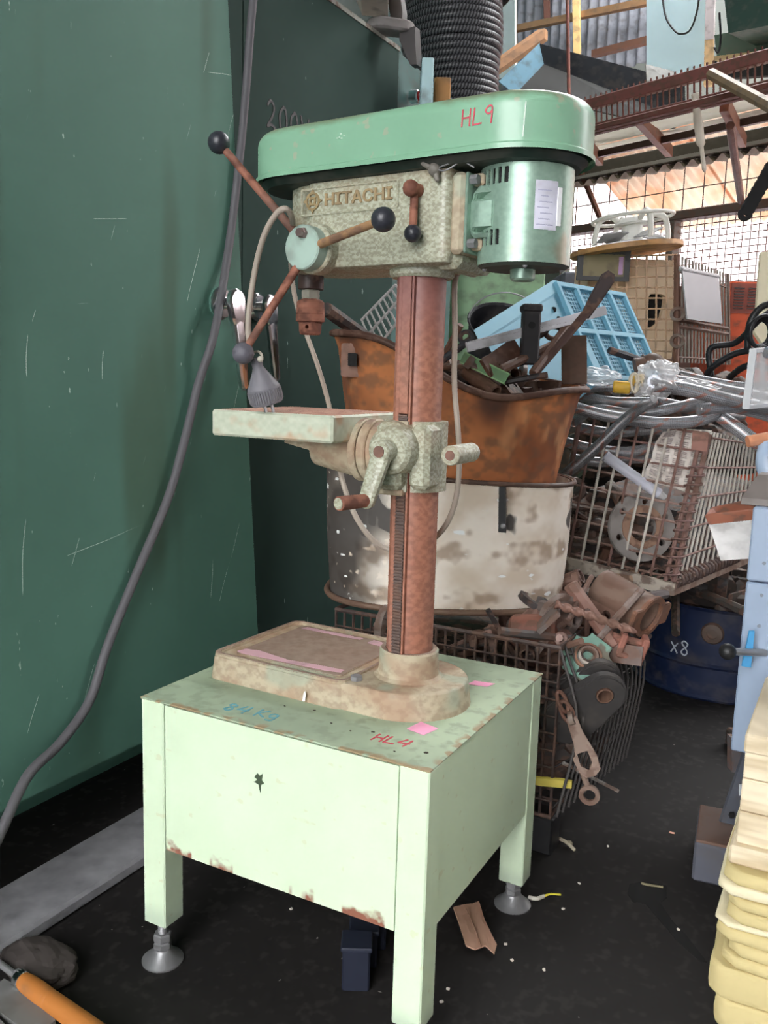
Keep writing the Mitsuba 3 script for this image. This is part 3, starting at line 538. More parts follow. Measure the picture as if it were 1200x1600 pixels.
part(br, 'pinion_boss', cyl((pv[0], CY-.09, pv[2]), (pv[0], CY-.03, pv[2]), .036, .04, n=36, b=.006), 'cast_grey', 'pinion boss')
part(br, 'under_flange', bx(CX-.05, CX+.005, CY-.055, CY, zc0-.006, zc0+.004, .002), 'cast_rusty')
# swivel disc and arm to the table
TX, TY, TZ = -.366, .252, .926
za = .868; xd = -.232
part(br, 'arm', cyl((CX-.03, CY+.004, za), (xd, CY+.006, za), .043, .047, n=36), 'cast_rusty', 'dark dirty arm')
part(br, 'swivel_disc', cat([cyl((xd+.012, CY+.006, za), (xd-.004, CY+.006, za), .0515, n=44, b=.002), cyl((xd-.006, CY+.006, za), (xd-.02, CY+.006, za), .052, n=44, b=.002)]), 'cast_rusty', 'swivel disc')
tb = part(dp, 'table', box(.236, .236, .043, (TX, TY, TZ-.0215), .0035), 'table_paint', 'square work table')
part(tb, 'rib', cat([cyl((xd-.02, CY+.006, za), (TX+.03, CY+.006, za-.002), .047, .03, n=30), hullm(box(.02, .05, .05, (TX+.1, CY+.006, TZ-.05)), box(.02, .03, .02, (TX-.02, CY+.006, TZ-.045)))]), 'cast_rusty', 'underside arm')
# crank
cr = part(dp, 'crank', cyl((pv[0], pv[1], pv[2]), (pv[0], CY-.06, pv[2]), .0165, n=28, b=.002), 'cast_grey', 'table raising crank')
part(cr, 'shaft_end', cyl((pv[0], pv[1]-.0012, pv[2]), (pv[0], pv[1]+.01, pv[2]), .0088, n=20), 'rust', 'rusty shaft end')
hv = aty(573, 782, pv[1]-.008)
aa = V(pv[0], pv[1]+.012, pv[2])
part(cr, 'arm', hullm(cyl(aa-V(0, .007, 0), aa+V(0, .007, 0), .0158, n=18, b=.003), cyl(hv-V(0, .006, 0), hv+V(0, .008, 0), .0125, n=18, b=.003)), 'cast_grey', 'sloping crank arm')
he = aty(529, 787, hv[1]-.058); part(cr, 'grip', cyl(hv, he, .0100, .0108, n=20, b=.001), 'rust', 'brown grip'); part(cr, 'grip_end', cyl(he+unit(he-hv)*-.001, he+unit(he-hv)*.0012, .0085, n=16), 'cast_grey')
# head, turned a little on the column
hy = -.105; HX = V(math.cos(hy), math.sin(hy), 0); HY = V(-math.sin(hy), math.cos(hy), 0); HF = frame((CX, CY, 0), HX, HY)
def hp(x, y, z): return (HF @ V(x, y, z, 1))[:3]
nose = Point(-.170, 0).buffer(.066, 24); hpl = nose.union(sbox(-.17, -.075, .086, .075)).union(sbox(-.226, -.05, -.17, .05)).buffer(-.012).buffer(.012, 8)
def zring(poly, z): return ring(poly, z, 160)
hd = part(dp, 'head', put(loft([zring(hpl.buffer(-.012), 1.150), zring(hpl.buffer(-.004), 1.1525), zring(hpl, 1.160), zring(hpl, 1.2795)]), HF), 'cast_grey', 'grey-green cast head')
part(hd, 'column_boss', put(lathe([(0, 1.138), (.046, 1.138), (.050, 1.142), (.051, 1.152), (.062, 1.160), (0, 1.160)], 40), HF), 'cast_grey')
part(hd, 'rear_block', put(bx(.05, .096, -.055, .06, 1.145, 1.2795, .01), HF), 'cast_grey')
def rel(poly, d, z0=0): return put(prism(poly, d, b=min(.0008, d*.3)), HF @ frame((0, -.0752-z0, 0), (1, 0, 0), (0, 0, 1)))
fr = sbox(-.180, 1.231, .003, 1.272); part(hd, 'badge_frame', rel(fr.buffer(-.003).buffer(.003).difference(fr.buffer(-.003)), .002), 'cast_grey', 'raised frame round the lettering')
tm = meshkit.text_mesh('HITACHI', .0172, .0026, bold=True); w_ = tm.bounds[1][0]-tm.bounds[0][0]; tm.apply_scale([.124/w_, 1, 1])
part(hd, 'lettering', put(tm, HF @ frame((-.1345, -.0750, 1.2445), (1, 0, 0), (0, 0, 1))), 'vc_dirty', 'raised lettering', smooth=False, col=c(150, 130, 96))
em = Point(0, 0).buffer(.0135, 20).difference(Point(0, 0).buffer(.0105, 20)).union(Point(0, 0).buffer(.0065, 16).difference(Point(0, 0).buffer(.0035, 12)))
for a in range(4):
    t = a*PI/2; em = em.union(Polygon([(.0185*math.cos(t), .0185*math.sin(t)), (.0125*math.cos(t+.3), .0125*math.sin(t+.3)), (.0125*math.cos(t-.3), .0125*math.sin(t-.3))]))
    t += PI/4; em = em.union(Polygon([(.011*math.cos(t+.15), .011*math.sin(t+.15)), (.011*math.cos(t-.15), .011*math.sin(t-.15)), (.006*math.cos(t-.2), .006*math.sin(t-.2)), (.006*math.cos(t+.2), .006*math.sin(t+.2))]))
part(hd, 'emblem', put(prism(em, .0024), HF @ frame((-.1565, -.0750, 1.2525), (1, 0, 0), (0, 0, 1))), 'vc_dirty', 'raised round emblem', smooth=False, col=c(140, 122, 88))
# quill, spindle and chuck
sx = -.2195
part(dp, 'quill', put(cyl((sx, 0, 1.128), (sx, 0, 1.156), .0215, n=32, b=.001), HF), 'vc_rusty', 'dark quill', col=c(60, 44, 40))
part(dp, 'spindle_nut', put(cat([lathe([(0, 1.112), (.0155, 1.112), (.016, 1.114), (.016, 1.127), (0, 1.129)], 6, (sx, 0, 0))]), HF), 'vc_dirty', 'grey hexagon nut', col=c(150, 146, 134), smooth=False)
ch = part(dp, 'chuck', put(lathe([(0, 1.113), (.012, 1.1135), (.0205, 1.110), (.023, 1.107), (.0235, 1.099), (.0232, 1.098), (.0238, 1.097), (.0238, 1.088), (.0232, 1.0875), (.0242, 1.0865), (.0242, 1.0755), (.0205, 1.0745), (0, 1.0745)], 44, (sx, 0, 0)), HF), 'rust', 'rusty drill chuck')
teeth = cat([put(prism([(-.0013, 0), (.0013, 0), (0, .0045)], .004), HF @ frame((sx+.0205*math.cos(t), .0205*math.sin(t), 1.0762), (-math.sin(t), math.cos(t), 0), (0, 0, -1))) for t in np.arange(34)/34*2*PI])
part(ch, 'gear_teeth', teeth, 'rust', smooth=False)
jw = xpart(lathe([(0, 1.075), (.0193, 1.0745), (.0188, 1.06), (.0175, 1.055), (.0155, 1.0535), (0, 1.0535)], 40, (sx, 0, 0)), cyl((sx, 0, 1.066), (sx+.012, -.03, 1.066), .0032, n=12))
part(ch, 'jaw_sleeve', put(jw, HF), 'rust', 'sleeve with a key hole')
# feed hub, three levers
hx, hz = -.145, 1.1785
hb = part(dp, 'feed_hub', put(cyl((hx, -.116, hz), (hx, -.070, hz), .0335, n=44, b=.002), HF), 'vc_dirty', 'pale green feed hub', col=c(160, 182, 170))
part(hb, 'collar', put(cyl((hx+.002, -.094, hz+.001), (hx+.002, -.068, hz+.001), .0385, n=44, b=.002), HF), 'cast_grey')
part(hb, 'set_bolt', put(lathe([(0, 0), (.0082, 0), (.0082, .006), (.0068, .007), (.0068, .012), (0, .012)], 6, (hx+.004, -.116, hz+.02), (0, -1, 0)), HF), 'vc_metal', 'hexagon bolt', col=c(150, 128, 126), smooth=False)
for (kx, kz), ky, L, lb in (((342, 223), -.165, None, 'rusty'), ((380, 552), -.165, None, 'rusty'), ((599, 343), -.165, None, 'ochre')):
    v = ray(kx, kz); C0 = (np.linalg.inv(HF) @ np.append(CAM, 1))[:3]; dv = np.linalg.inv(HF[:3, :3]) @ v; kp = C0+dv*((ky-C0[1])/dv[1])
    a = V(hx, -.098, hz); u_ = unit(kp-a); b0 = a+u_*.026
    lv = part(dp, 'feed_lever', put(cyl(b0, kp, .0068, .0058, n=14), HF), 'rust' if lb == 'rusty' else 'vc_rusty', lb+' feed lever', **({} if lb == 'rusty' else {'col': c(150, 116, 84)}))
    part(lv, 'knob', put(ball(kp, .0168, 3), HF), 'dusty_ball' if kx == 380 else 'black_ball', 'dusty grey ball knob' if kx == 380 else 'black ball knob', smooth=True)
# lock lever
lp = [hp(.036, -.085, 1.252), hp(.041, -.094, 1.19)]
ll = part(dp, 'lock_lever', cat([cyl(hp(.036, -.07, 1.252), hp(.036, -.097, 1.252), .0095, n=20, b=.002), cyl(lp[0], lp[1], .0058, n=12)]), 'rust', 'rusty lock lever')
part(ll, 'hub', ball(hp(.036, -.095, 1.252), .0118), 'rust', smooth=True); part(ll, 'knob', ball(lp[1], .0125, 3), 'black_ball', 'small black ball', smooth=True)
wq = hp(.066, -.082, 1.277)
wn = part(dp, 'wing_nut', cat([put(ball((0, 0, 0), 1), frame(wq, (.009, 0, 0), (0, .009, 0), (0, 0, .010))), hullm(ball(wq, .005, 1), ball(wq+V(-.016, -.004, .008), .0035, 1)), hullm(ball(wq, .005, 1), ball(wq+V(.006, -.002, -.014), .004, 1))]), 'vc_dirty', 'grey wing nut', col=c(116, 112, 104), smooth=True)
part(wn, 'wire_tail', tube([wq, wq+V(.02, -.004, .004), wq+V(.04, -.002, .008), wq+V(.06, 0, -.002)], .0012, 6), 'galv', smooth=True)
part(wn, 'wire_tail', tube([wq, wq+V(.02, -.006, -.004), wq+V(.038, -.002, .006)], .0012, 6), 'galv', smooth=True)
# motor and its mounting
MX, MR, m0, m1 = .170, .0655, 1.149, 1.2795
mt = part(dp, 'motor', put(cyl((MX, 0, m0+.002), (MX, 0, m1), MR-.004, n=48), HF), 'dark', 'dark motor core')
sh = pipe((MX, 0, m0), (MX, 0, m1), MR, MR-.003, 72)
cut = []
for z0 in (1.253, 1.172):
    for i in range(11):
        t = math.radians(-143+9.2*i-180*0) if True else 0
        t = math.radians(-146+9.4*i)
        if i > 6 and z0 > 1.2 or i > 5 and z0 < 1.2: continue
        cut.append(put(box(.02, .0062, .021, (MR, 0, z0+.011), .001), frame((MX, 0, 0), (math.cos(t), math.sin(t), 0), (-math.sin(t), math.cos(t), 0))))
part(mt, 'shell', put(xpart(sh, *cut), HF), 'motor_paint', 'green hammered shell with ventilation slots')
part(mt, 'end_cap', put(lathe([(0, m0-.004), (MR-.006, m0-.004), (MR-.001, m0), (MR-.001, m0+.003), (0, m0+.003)], 56, (MX, 0, 0)), HF), 'vc_dirty', 'dark lower end cap', col=c(60, 66, 60))
part(mt, 'shaft_cap', put(lathe([(0, m0-.020), (.0145, m0-.020), (.0175, m0-.017), (.0185, m0-.003), (0, m0-.003)], 32, (MX+.0, 0, 0)), HF), 'motor_paint')
for t in np.arange(4)/4*2*PI+.5: part(mt, 'cap_screw', put(ball((MX+.055*math.cos(t), .055*math.sin(t), m0-.004), .0035, 1), HF), 'galv', smooth=True)
def curved(t0, t1, z0, z1, r, th, n=10):
    t = np.radians(np.linspace(t0, t1, n)); q = [(MX+rr*math.cos(a), rr*math.sin(a), z) for z in (z0, z1) for rr in (r, r+th) for a in t]
    g = np.array(q).reshape(2, 2, n, 3); R = np.array([[g[0, 0, i], g[0, 1, i], g[1, 1, i], g[1, 0, i]] for i in range(n)]); return loft(R)
npl = part(mt, 'name_plate', put(curved(-54, -25, 1.1915, 1.2555, MR, .0007), HF), 'vc_dirty', 'pale lilac data plate', smooth=False, col=c(206, 206, 220))
part(npl, 'peeling_edge', put(curved(-25, -19, 1.198, 1.248, MR, .0022, 4), HF), 'vc', 'peeling white edge', smooth=False, col=c(226, 228, 230))
for i in range(7): part(npl, 'print_line', put(curved(-51+(i % 3)*2, -30-(i*5) % 9, 1.197+.0075*i, 1.1985+.0075*i, MR+.0006, .0003, 6), HF), 'vc', smooth=False, col=c(160, 160, 182))
mm = part(dp, 'motor_mount', put(bx(.0855, .106, -.068, .05, 1.163, 1.274, .005), HF), 'cast_rusty', 'rusty motor mounting plate')
part(mm, 'bracket_plate', put(bx(.1105, .1145, -.072, .05, 1.163, 1.272, .0018), HF), 'motor_paint', 'green bracket plate')
part(mm, 'rail', put(cat([bx(.085, .13, -.055, -.03, 1.255, 1.272, .003), bx(.085, .13, -.055, -.03, 1.168, 1.184, .003)]), HF), 'cast_rusty')
sd = [(.114, -.060), (.126, -.066), (.150, -.064), (.16, -.03), (.16, .03), (.112, .05)]
part(mm, 'saddle', put(loft([ring(Polygon(sd).buffer(-.006), 1.184, 48), ring(Polygon(sd).buffer(-.002), 1.189, 48), ring(Polygon(sd), 1.198, 48), ring(Polygon(sd), 1.232, 48), ring(Polygon(sd).buffer(-.003), 1.244, 48), ring(Polygon(sd).buffer(-.009), 1.254, 48)]), HF), 'motor_paint', 'green saddle')
for z in (1.262, 1.176): part(mm, 'bolt', put(cyl((.1145, -.062, z), (.126, -.062, z), .007, n=6), HF), 'galv', 'hexagon bolt', smooth=False)
# belt cover
sta = sbox(-.205, -.1, .158, .1).buffer(0).union(Point(-.205, 0).buffer(.1, 32)).union(Point(.158, 0).buffer(.1, 32))
rg = lambda b_, z: ring(sta.buffer(b_, 16) if b_ else sta, z, 200)
zz = [(.0035, 1.2895), (.0035, 1.296), (.0008, 1.2975), (0, 1.299)]+[(-.022*(1-math.cos(a)), 1.345+.022*math.sin(a)) for a in np.linspace(0, PI/2, 8)]
cv = part(dp, 'belt_cover', put(loft([rg(*q) for q in zz], cap0=False), HF), 'cover_paint', 'long green sheet metal belt cover')
part(cv, 'top_plate', put(prism(sbox(-.20, -.055, .18, .06).buffer(.0), .004), HF @ frame((0, 0, 1.366))), 'vc_dirty', 'dusty top plate', col=c(190, 190, 170))
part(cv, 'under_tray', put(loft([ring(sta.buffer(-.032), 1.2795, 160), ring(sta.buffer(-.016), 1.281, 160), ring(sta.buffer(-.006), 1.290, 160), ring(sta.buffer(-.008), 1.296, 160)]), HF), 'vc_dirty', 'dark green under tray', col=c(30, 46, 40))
part(cv, 'marking', writing('HL9', hp(.118, -.1004, 1.323), HX, (0, 0, 1), .021, .0019), 'ink_red', 'red handwritten marking')
part(cv, 'scratch', writing('1', hp(.235-.01, -.1004-.0, 1.305) if False else hp(.203, -.1004, 1.300), HX, (0, 0, 1), .042, .0012), 'vc', 'white scratch', col=c(226, 232, 226))
for x, z in [(-.093, 1.333), (-.089, 1.334), (-.085, 1.332), (-.08, 1.335), (-.086, 1.338)]: part(cv, 'paint_speck', put(box(.0022, .0006, .0015), HF @ frame((x, -.1002, z))), 'vc', col=c(226, 236, 226))
# cord and plug
crd = [hp(.075, .05, 1.20), hp(.068, .052, 1.15), aty(713, 430, .29), aty(711, 520, .29), aty(710, 600, .285), aty(716, 680, .28), aty(717, 740, .28), aty(708, 795, .29), aty(685, 835, .295), aty(640, 862, .29),
       aty(600, 855, .28), aty(572, 832, .26), aty(548, 790, .25), aty(530, 730, .26), aty(521, 670, .39), aty(512, 625, .40), aty(496, 570, .385), aty(478, 520, .38), aty(462, 470, .37), aty(455, 420, .33), aty(456, 370, .20), aty(457, 344, .12), aty(448, 327, .09), aty(432, 334, .085),
       aty(412, 370, .09), aty(397, 430, .10), aty(388, 500, .10), aty(390, 545, .105)]
cd = part(dp, 'power_cord', tube(crd, .0047, 10, 6), 'cord', 'grey-beige power cord', smooth=True)
pa, pb = aty(399, 558, .115), V(0, 0, 0)
pb = atz(421, 634, TZ+.011); pb = aty(418, 630, .135); ax = unit(pb-pa); Lp = np.linalg.norm(pb-pa)
pg = part(cd, 'plug', lathe([(0, 0), (.0085, 0), (.0095, .006), (.0085, .014), (.011, .02), (.0225, .041), (.0255, .046), (.0262, .049), (.0262, .070), (.0245, .0735), (0, .0735)], 32, pb-ax*.0735, ax), 'vc_dirty', 'grey rubber plug', col=c(112, 110, 116))
q = axisframe(pb, ax)
for t in (-.007, .007): part(pg, 'prong', put(box(.0018, .006, .017, (t, 0, .007)), q), 'galv', 'metal prong')
ribs = cat([put(box(.0016, .0016, .019, (.0264*math.cos(t), .0264*math.sin(t), -.0135)), q) for t in np.arange(40)/40*2*PI])
part(pg, 'grip_rib', ribs, 'vc_dirty', 'ribbed grip ring', smooth=False, col=c(104, 102, 106)); labels[list(scene)[-1]]['kind'] = 'stuff'
part(pg, 'cord_tie', cat([tube([pb-ax*.074+V(.01*math.cos(t), .004, .01*math.sin(t)) for t in np.linspace(0, 6.3, 10)], .0022, 6, 2), ball(pb-ax*.07+V(.012, -.006, .002), .005, 1)]), 'vc_matt', 'pale cord tie', smooth=True, col=c(196, 190, 176))
# ---------------------------------------------------------------- tubs
def oval(cen, a, b_, z, n=72, tilt=0.0, wob=0.0, sd=0, sup=2.4):
    t = np.arange(n)/n*2*PI; ca, sa_ = np.cos(t), np.sin(t)
    x = a*np.sign(ca)*np.abs(ca)**(2/sup); y = b_*np.sign(sa_)*np.abs(sa_)**(2/sup)
    p = V(cen[0], cen[1], 0)+x[:, None]*AX+y[:, None]*FH; p[:, 2] = z+tilt*x
    if wob: p = p+((meshkit.noise(p*7+sd)-.5)*wob)[:, None]*unit(V(0, 0, 0)+FH+AX*.3)
    return p
TC = V(-.405, .935, 0); a0 = .298
tw = thing('oval_tub', 'cream oval metal tub with black stains under the rusty tub', 'tub')
zb0, zt0 = .462, .765
lv = [(zb0, a0*.95, .200), (zb0+.02, a0*.955, .205), (zb0+.15, a0*.985, .212), (zt0-.02, a0*.995, .215), (zt0, a0, .217)]
out = [oval(TC, a, b_, z, tilt=-.045*(z-zb0)/.3, wob=.010) for z, a, b_ in lv]
inn = [oval(TC, a-.004, b_-.004, z+(.004 if i == 4 else 0), tilt=-.045*(z-zb0)/.3, wob=.010) for i, (z, a, b_) in list(enumerate(lv))[::-1]]
part(tw, 'body', loft(out+inn), 'tub_white', 'cream enamel with black stains', smooth=50)
part(tw, 'base_band', tube(np.vstack([oval(TC, a0*.955+.006, .206, zb0+.004)]*2)[:73], .0075, 6, 1), 'vc_rusty', 'rusty base bead', smooth=True, col=c(120, 96, 80))
part(tw, 'rim', tube(np.vstack([oval(TC, a0+.001, .218, zt0, tilt=-.045, wob=.010)]*2)[:73], .006, 6, 1), 'vc_rusty', 'dark rim', smooth=True, col=c(84, 66, 58))
sp = P(785, 764, 1.93); sq_ = P(785, 828, 1.925)
part(tw, 'strap', hullm(box(.014, .006, .01, sp), box(.017, .006, .01, sq_)), 'black', 'black hanging strap'); part(tw, 'strap_rivet', ball(P(786, 822, 1.92), .006, 1), 'galv', smooth=True)
tr = thing('rusty_tub', 'orange rusty oval tub full of scrap steel on the cream tub', 'tub')
RC = TC+AX*.012+FH*.0
zr_b, zr_t = .752, 1.030
def rl_(f): return (zr_b+(zr_t-zr_b)*f, .242+.050*f, .185+.035*f, -.015-.165*f*f)
def rring(f, ins=0.0):
    z, a, b_, tl = rl_(f); p = oval(RC, a-ins, b_-ins, z, tilt=tl, wob=.03*f, sd=4)
    s = (p-RC)@AX; d_ = (p-RC)@FH
    p[:, 2] += f*f*(-.068*np.exp(-((s-.05)/.16)**2)*(d_ < 0)+.012*np.exp(-((s+.2)/.08)**2)); return p
fs = [0, .1, .35, .65, .9, .97, 1.0]
o_ = [rring(f) for f in fs]; o_[-2] = rring(.97, -.006); o_[-1] = rring(1.0, -.009)
bt = part(tr, 'body', loft(o_+[rring(f, .005) for f in (1.0, .9, .5, .1)]), 'rust_orange', 'orange rusted sheet with dark stains', smooth=50)
part(tr, 'rolled_rim', tube(np.vstack([rring(.99, -.010)]*2)[:73], .0085, 6, 1), 'vc_rusty', 'dark rolled rim', smooth=True, col=c(84, 58, 48))
part(tr, 'scrap_bed', loft([rring(.72, .006), rring(.76, .05)]), 'vc_rusty', 'bed of scrap', col=c(52, 42, 38))
q = P(551, 562, 2.02); part(tr, 'lug_hole', put(prism(Point(0, 0).buffer(.008, 8).union(sbox(-.008, -.012, .008, .012)).buffer(.002), .012), frame(q, AX, (0, 0, 1))), 'dark', 'dark slot')
part(tr, 'lug_plate', put(prism(sbox(-.02, -.032, .02, .03).buffer(.006), .004), frame(q+FH*.008, AX, (0, 0, 1))), 'vc_rusty', 'lug plate', col=c(132, 96, 80))
# ---------------------------------------------------------------- scrap in the rusty tub, one by one
BR, DK, ST = c(92, 64, 52), c(54, 47, 45), c(120, 112, 106)
def bar(name, a, b_, r, lbl, catg, col, group=None, n=8, m='vc_rusty', r2=None): return single(name, cyl(a, b_, r, r2, n, r*.2), m, lbl, catg, group, col=col)
def flat(name, a, b_, w, t, lbl, catg, col, up=(0, 0, 1), group=None, m='vc_rusty', holes=()):
    a, b_ = V(*a), V(*b_); x = unit(b_-a); y = unit(np.cross(up, x)); L = np.linalg.norm(b_-a)
    g = sbox(0, -w/2, L, w/2).buffer(-.002).buffer(.002)
    for h, r in holes: g = g.difference(Point(h*L, 0).buffer(r, 8))
    return single(name, put(prism(g, t, b=t*.15), frame(a, x, y)), m, lbl, catg, group, col=col)
bar('steel_pipe', P(508, 482, 2.02), P(606, 552, 2.25), .0165, 'dark pipe sticking out of the left end of the rusty tub', 'pipe', DK)
flat('steel_strip', P(728, 543, 1.98), P(946, 485, 2.2), .022, .004, 'long silver steel strip lying across the top of the rusty tub', 'strip', c(206, 206, 212), up=-FH, m='vc_dirty')
k = thing('eye_bolt', 'dark eye bolt at the near end of the silver strip', 'bolt')
q = P(728, 528, 2.0); part(k, 'eye', put(prism(Point(0, 0).buffer(.018, 12).difference(Point(0, 0).buffer(.008, 10)), .012, b=.003), frame(q, AX, (0, 0, 1))), 'vc_rusty', col=c(60, 62, 68))
part(k, 'shank', cyl(q+AX*.014, q-AX*.05-V(0, 0, .05), .008, n=8), 'vc_rusty', col=c(60, 62, 68))
k = thing('steel_block', 'upright black square steel bar standing in the rusty tub', 'block')
a, b_ = P(826, 565, 2.06), P(822, 487, 2.08)
part(k, 'body', put(box(.040, .04, .125, (0, 0, .055), .004), frame(a, AX, FH)), 'vc_dirty', col=c(40, 38, 40)); part(k, 'cap', put(box(.046, .046, .018, (0, 0, .118), .004), frame(a, AX, FH)), 'vc_dirty', col=c(34, 33, 36))
part(k, 'notch', put(cyl((.0, -.021, .08), (0, -.019, .08), .008, n=12), frame(a, AX, FH)), 'dark')
k = thing('pry_bar', 'long dark bar with a flat paddle end leaning out of the rusty tub', 'bar')
a, b_, e = P(834, 586, 2.05), P(922, 482, 2.10), P(958, 422, 2.12)
part(k, 'shaft', cyl(a, b_, .0085, .010, n=10), 'vc_rusty', col=c(84, 62, 56)); x = unit(e-b_); y = unit(np.cross(FH, x))
part(k, 'paddle', put(prism([(-.02, -.010), (.03, -.015), (.085, -.017), (.10, -.009), (.10, .009), (.085, .017), (.03, .015), (-.02, .010)], .012, b=.003), frame(b_, x, y)), 'vc_rusty', col=c(72, 62, 62))
bar('steel_bar', P(832, 584, 2.02), P(893, 500, 2.16), .010, 'thick brown bar leaning beside the paddle bar', 'bar', c(98, 70, 58))
k = thing('green_channel', 'short green painted channel among the scrap in the rusty tub', 'channel'); a, b_ = P(722, 558, 2.02), P(788, 590, 1.99); x = unit(b_-a); y = unit(np.cross(FH, x))
part(k, 'web', put(prism(sbox(0, -.013, .112, .013), .004), frame(a, x, y)), 'vc_dirty', col=c(96, 142, 92))
for s in (-.013, .011): part(k, 'flange', put(box(.112, .003, .018, (.056, s+.001, .008)), frame(a, x, y)), 'vc_dirty', col=c(130, 170, 116))
flat('steel_plate', P(756, 578, 2.0), P(806, 542, 2.08), .044, .010, 'brown flat plate behind the green channel', 'plate', BR, up=-FH)
flat('steel_plate', P(898, 600, 2.22), P(897, 524, 2.24), .062, .006, 'tall brown plate standing at the right end of the rusty tub', 'plate', c(104, 80, 66), up=FH)
bar('steel_bar', P(782, 578, 2.0), P(862, 540, 2.1), .0105, 'brown round bar lying right of the green channel', 'bar', c(100, 74, 62))
k = thing('hook', 'dark hook with a ring behind the black square bar', 'hook'); q = P(866, 520, 2.14)
part(k, 'ring', tube([q+AX*.02*math.cos(t)+V(0, 0, .014*math.sin(t)) for t in np.linspace(0, 2*PI, 14)], .006, 6, 2), 'vc_rusty', smooth=True, col=c(48, 46, 48)); part(k, 'shank', cyl(q-AX*.02, P(830, 532, 2.12), .007, n=8), 'vc_rusty', col=c(48, 46, 48))
k = thing('wire_rack', 'grey wire draining rack behind the column in the rusty tub', 'rack')
A, Bq, Cq, D = P(565, 500, 2.28), P(618, 445, 2.32), P(640, 480, 2.2), P(585, 548, 2.16)
for i in range(9):
    t = i/8; part(k, 'wire', rod(A+(Bq-A)*t, D+(Cq-D)*t, .0028, 5), 'vc', col=c(150, 148, 146))
for p0, p1 in ((A, Bq), (D, Cq), ((A+D)/2, (Bq+Cq)/2)): part(k, 'frame_wire', rod(p0, p1, .0038, 6), 'vc', col=c(150, 148, 146))
k = thing('paint_bucket', 'black bucket with a thin wire handle behind the scrap', 'bucket'); q = P(776, 556, 2.62)
M_ = axisframe(q, unit(V(0, 0, 1)-FH*.75+AX*.1)); part(k, 'body', put(lathe([(0, 0), (.085, 0), (.10, .11), (.105, .112), (.101, .114), (.096, .108), (.08, .01), (0, .01)], 40), M_), 'vc_dirty', col=c(40, 40, 44))
h0 = (M_ @ V(0, 0, .11, 1))[:3]; xx = M_[:3, 0]; yy = M_[:3, 1]
part(k, 'handle', tube([h0+AX*.102*math.cos(t)+V(0, 0, .085)*math.sin(t) for t in np.linspace(0, PI, 12)], .002, 5, 2), 'galv', 'wire handle', smooth=True)
# generic pieces
def piece(kind, q, ax, s):
    M_ = axisframe(q, ax)
    if kind == 'pipe_stub': g = pipe((0, 0, -.06*s), (0, 0, .06*s), .02*s, .015*s, 12)
    elif kind == 'scrap_rod': g = cyl((0, 0, -.13*s), (0, 0, .13*s), .0075*s, n=7)
    elif kind == 'large_bolt': g = cat([cyl((0, 0, -.05*s), (0, 0, .04*s), .010*s, n=8), cyl((0, 0, .04*s), (0, 0, .055*s), .019*s, n=6)])
    elif kind == 'drilled_plate': g = prism(sbox(-.05*s, -.026*s, .05*s, .026*s).difference(Point(.03*s, 0).buffer(.009*s, 5)).difference(Point(-.03*s, 0).buffer(.009*s, 5)), .009*s)
    elif kind == 'pipe_elbow': g = tube([V(.045*math.cos(t), .045*math.sin(t), 0)*s for t in np.linspace(0, PI/2, 6)], [.019*s]*6, 10, 1)
    elif kind == 'angle_iron': g = cat([box(.16*s, .03*s, .004*s), box(.16*s, .004*s, .03*s, (0, .015*s, .013*s))])
    elif kind == 'steel_ring': g = lathe([(.028*s, -.007*s), (.044*s, -.007*s), (.044*s, .007*s), (.028*s, .007*s), (.028*s, -.007*s)], 18)
    else: g = cat([lathe([(0, -.03*s), (.024*s, -.03*s), (.028*s, -.018*s), (.02*s, 0), (.016*s, .03*s), (0, .03*s)], 12), cyl((0, 0, .03*s), (0, 0, .07*s), .009*s, n=8)])
    return put(g, M_)
KN = {'pipe_stub': 'pipe', 'scrap_rod': 'rod', 'large_bolt': 'bolt', 'drilled_plate': 'plate', 'pipe_elbow': 'elbow', 'angle_iron': 'angle iron', 'steel_ring': 'ring', 'machine_fitting': 'fitting'}
TXT = {'pipe_stub': 'pipe stub', 'scrap_rod': 'scrap rod', 'large_bolt': 'bolt', 'drilled_plate': 'drilled plate', 'pipe_elbow': 'pipe elbow', 'angle_iron': 'angle iron', 'steel_ring': 'steel ring', 'machine_fitting': 'turned fitting'}
PAL = [(92, 70, 62), (70, 58, 54), (122, 94, 82), (54, 48, 48), (134, 120, 114), (152, 120, 110), (88, 82, 80), (104, 92, 88)]
def tint(k):
    m = max(k); return ('pale ' if m > 128 else 'dark ' if m < 74 else '')+('brown' if k[0]-k[2] > 20 else 'grey' if k[0]-k[2] < 13 else 'grey-brown')
def pix(q): v = q-CAM; return 600+F*(v@RT)/(v@FW), 800-F*(v@UP)/(v@FW)
SEEN = set()
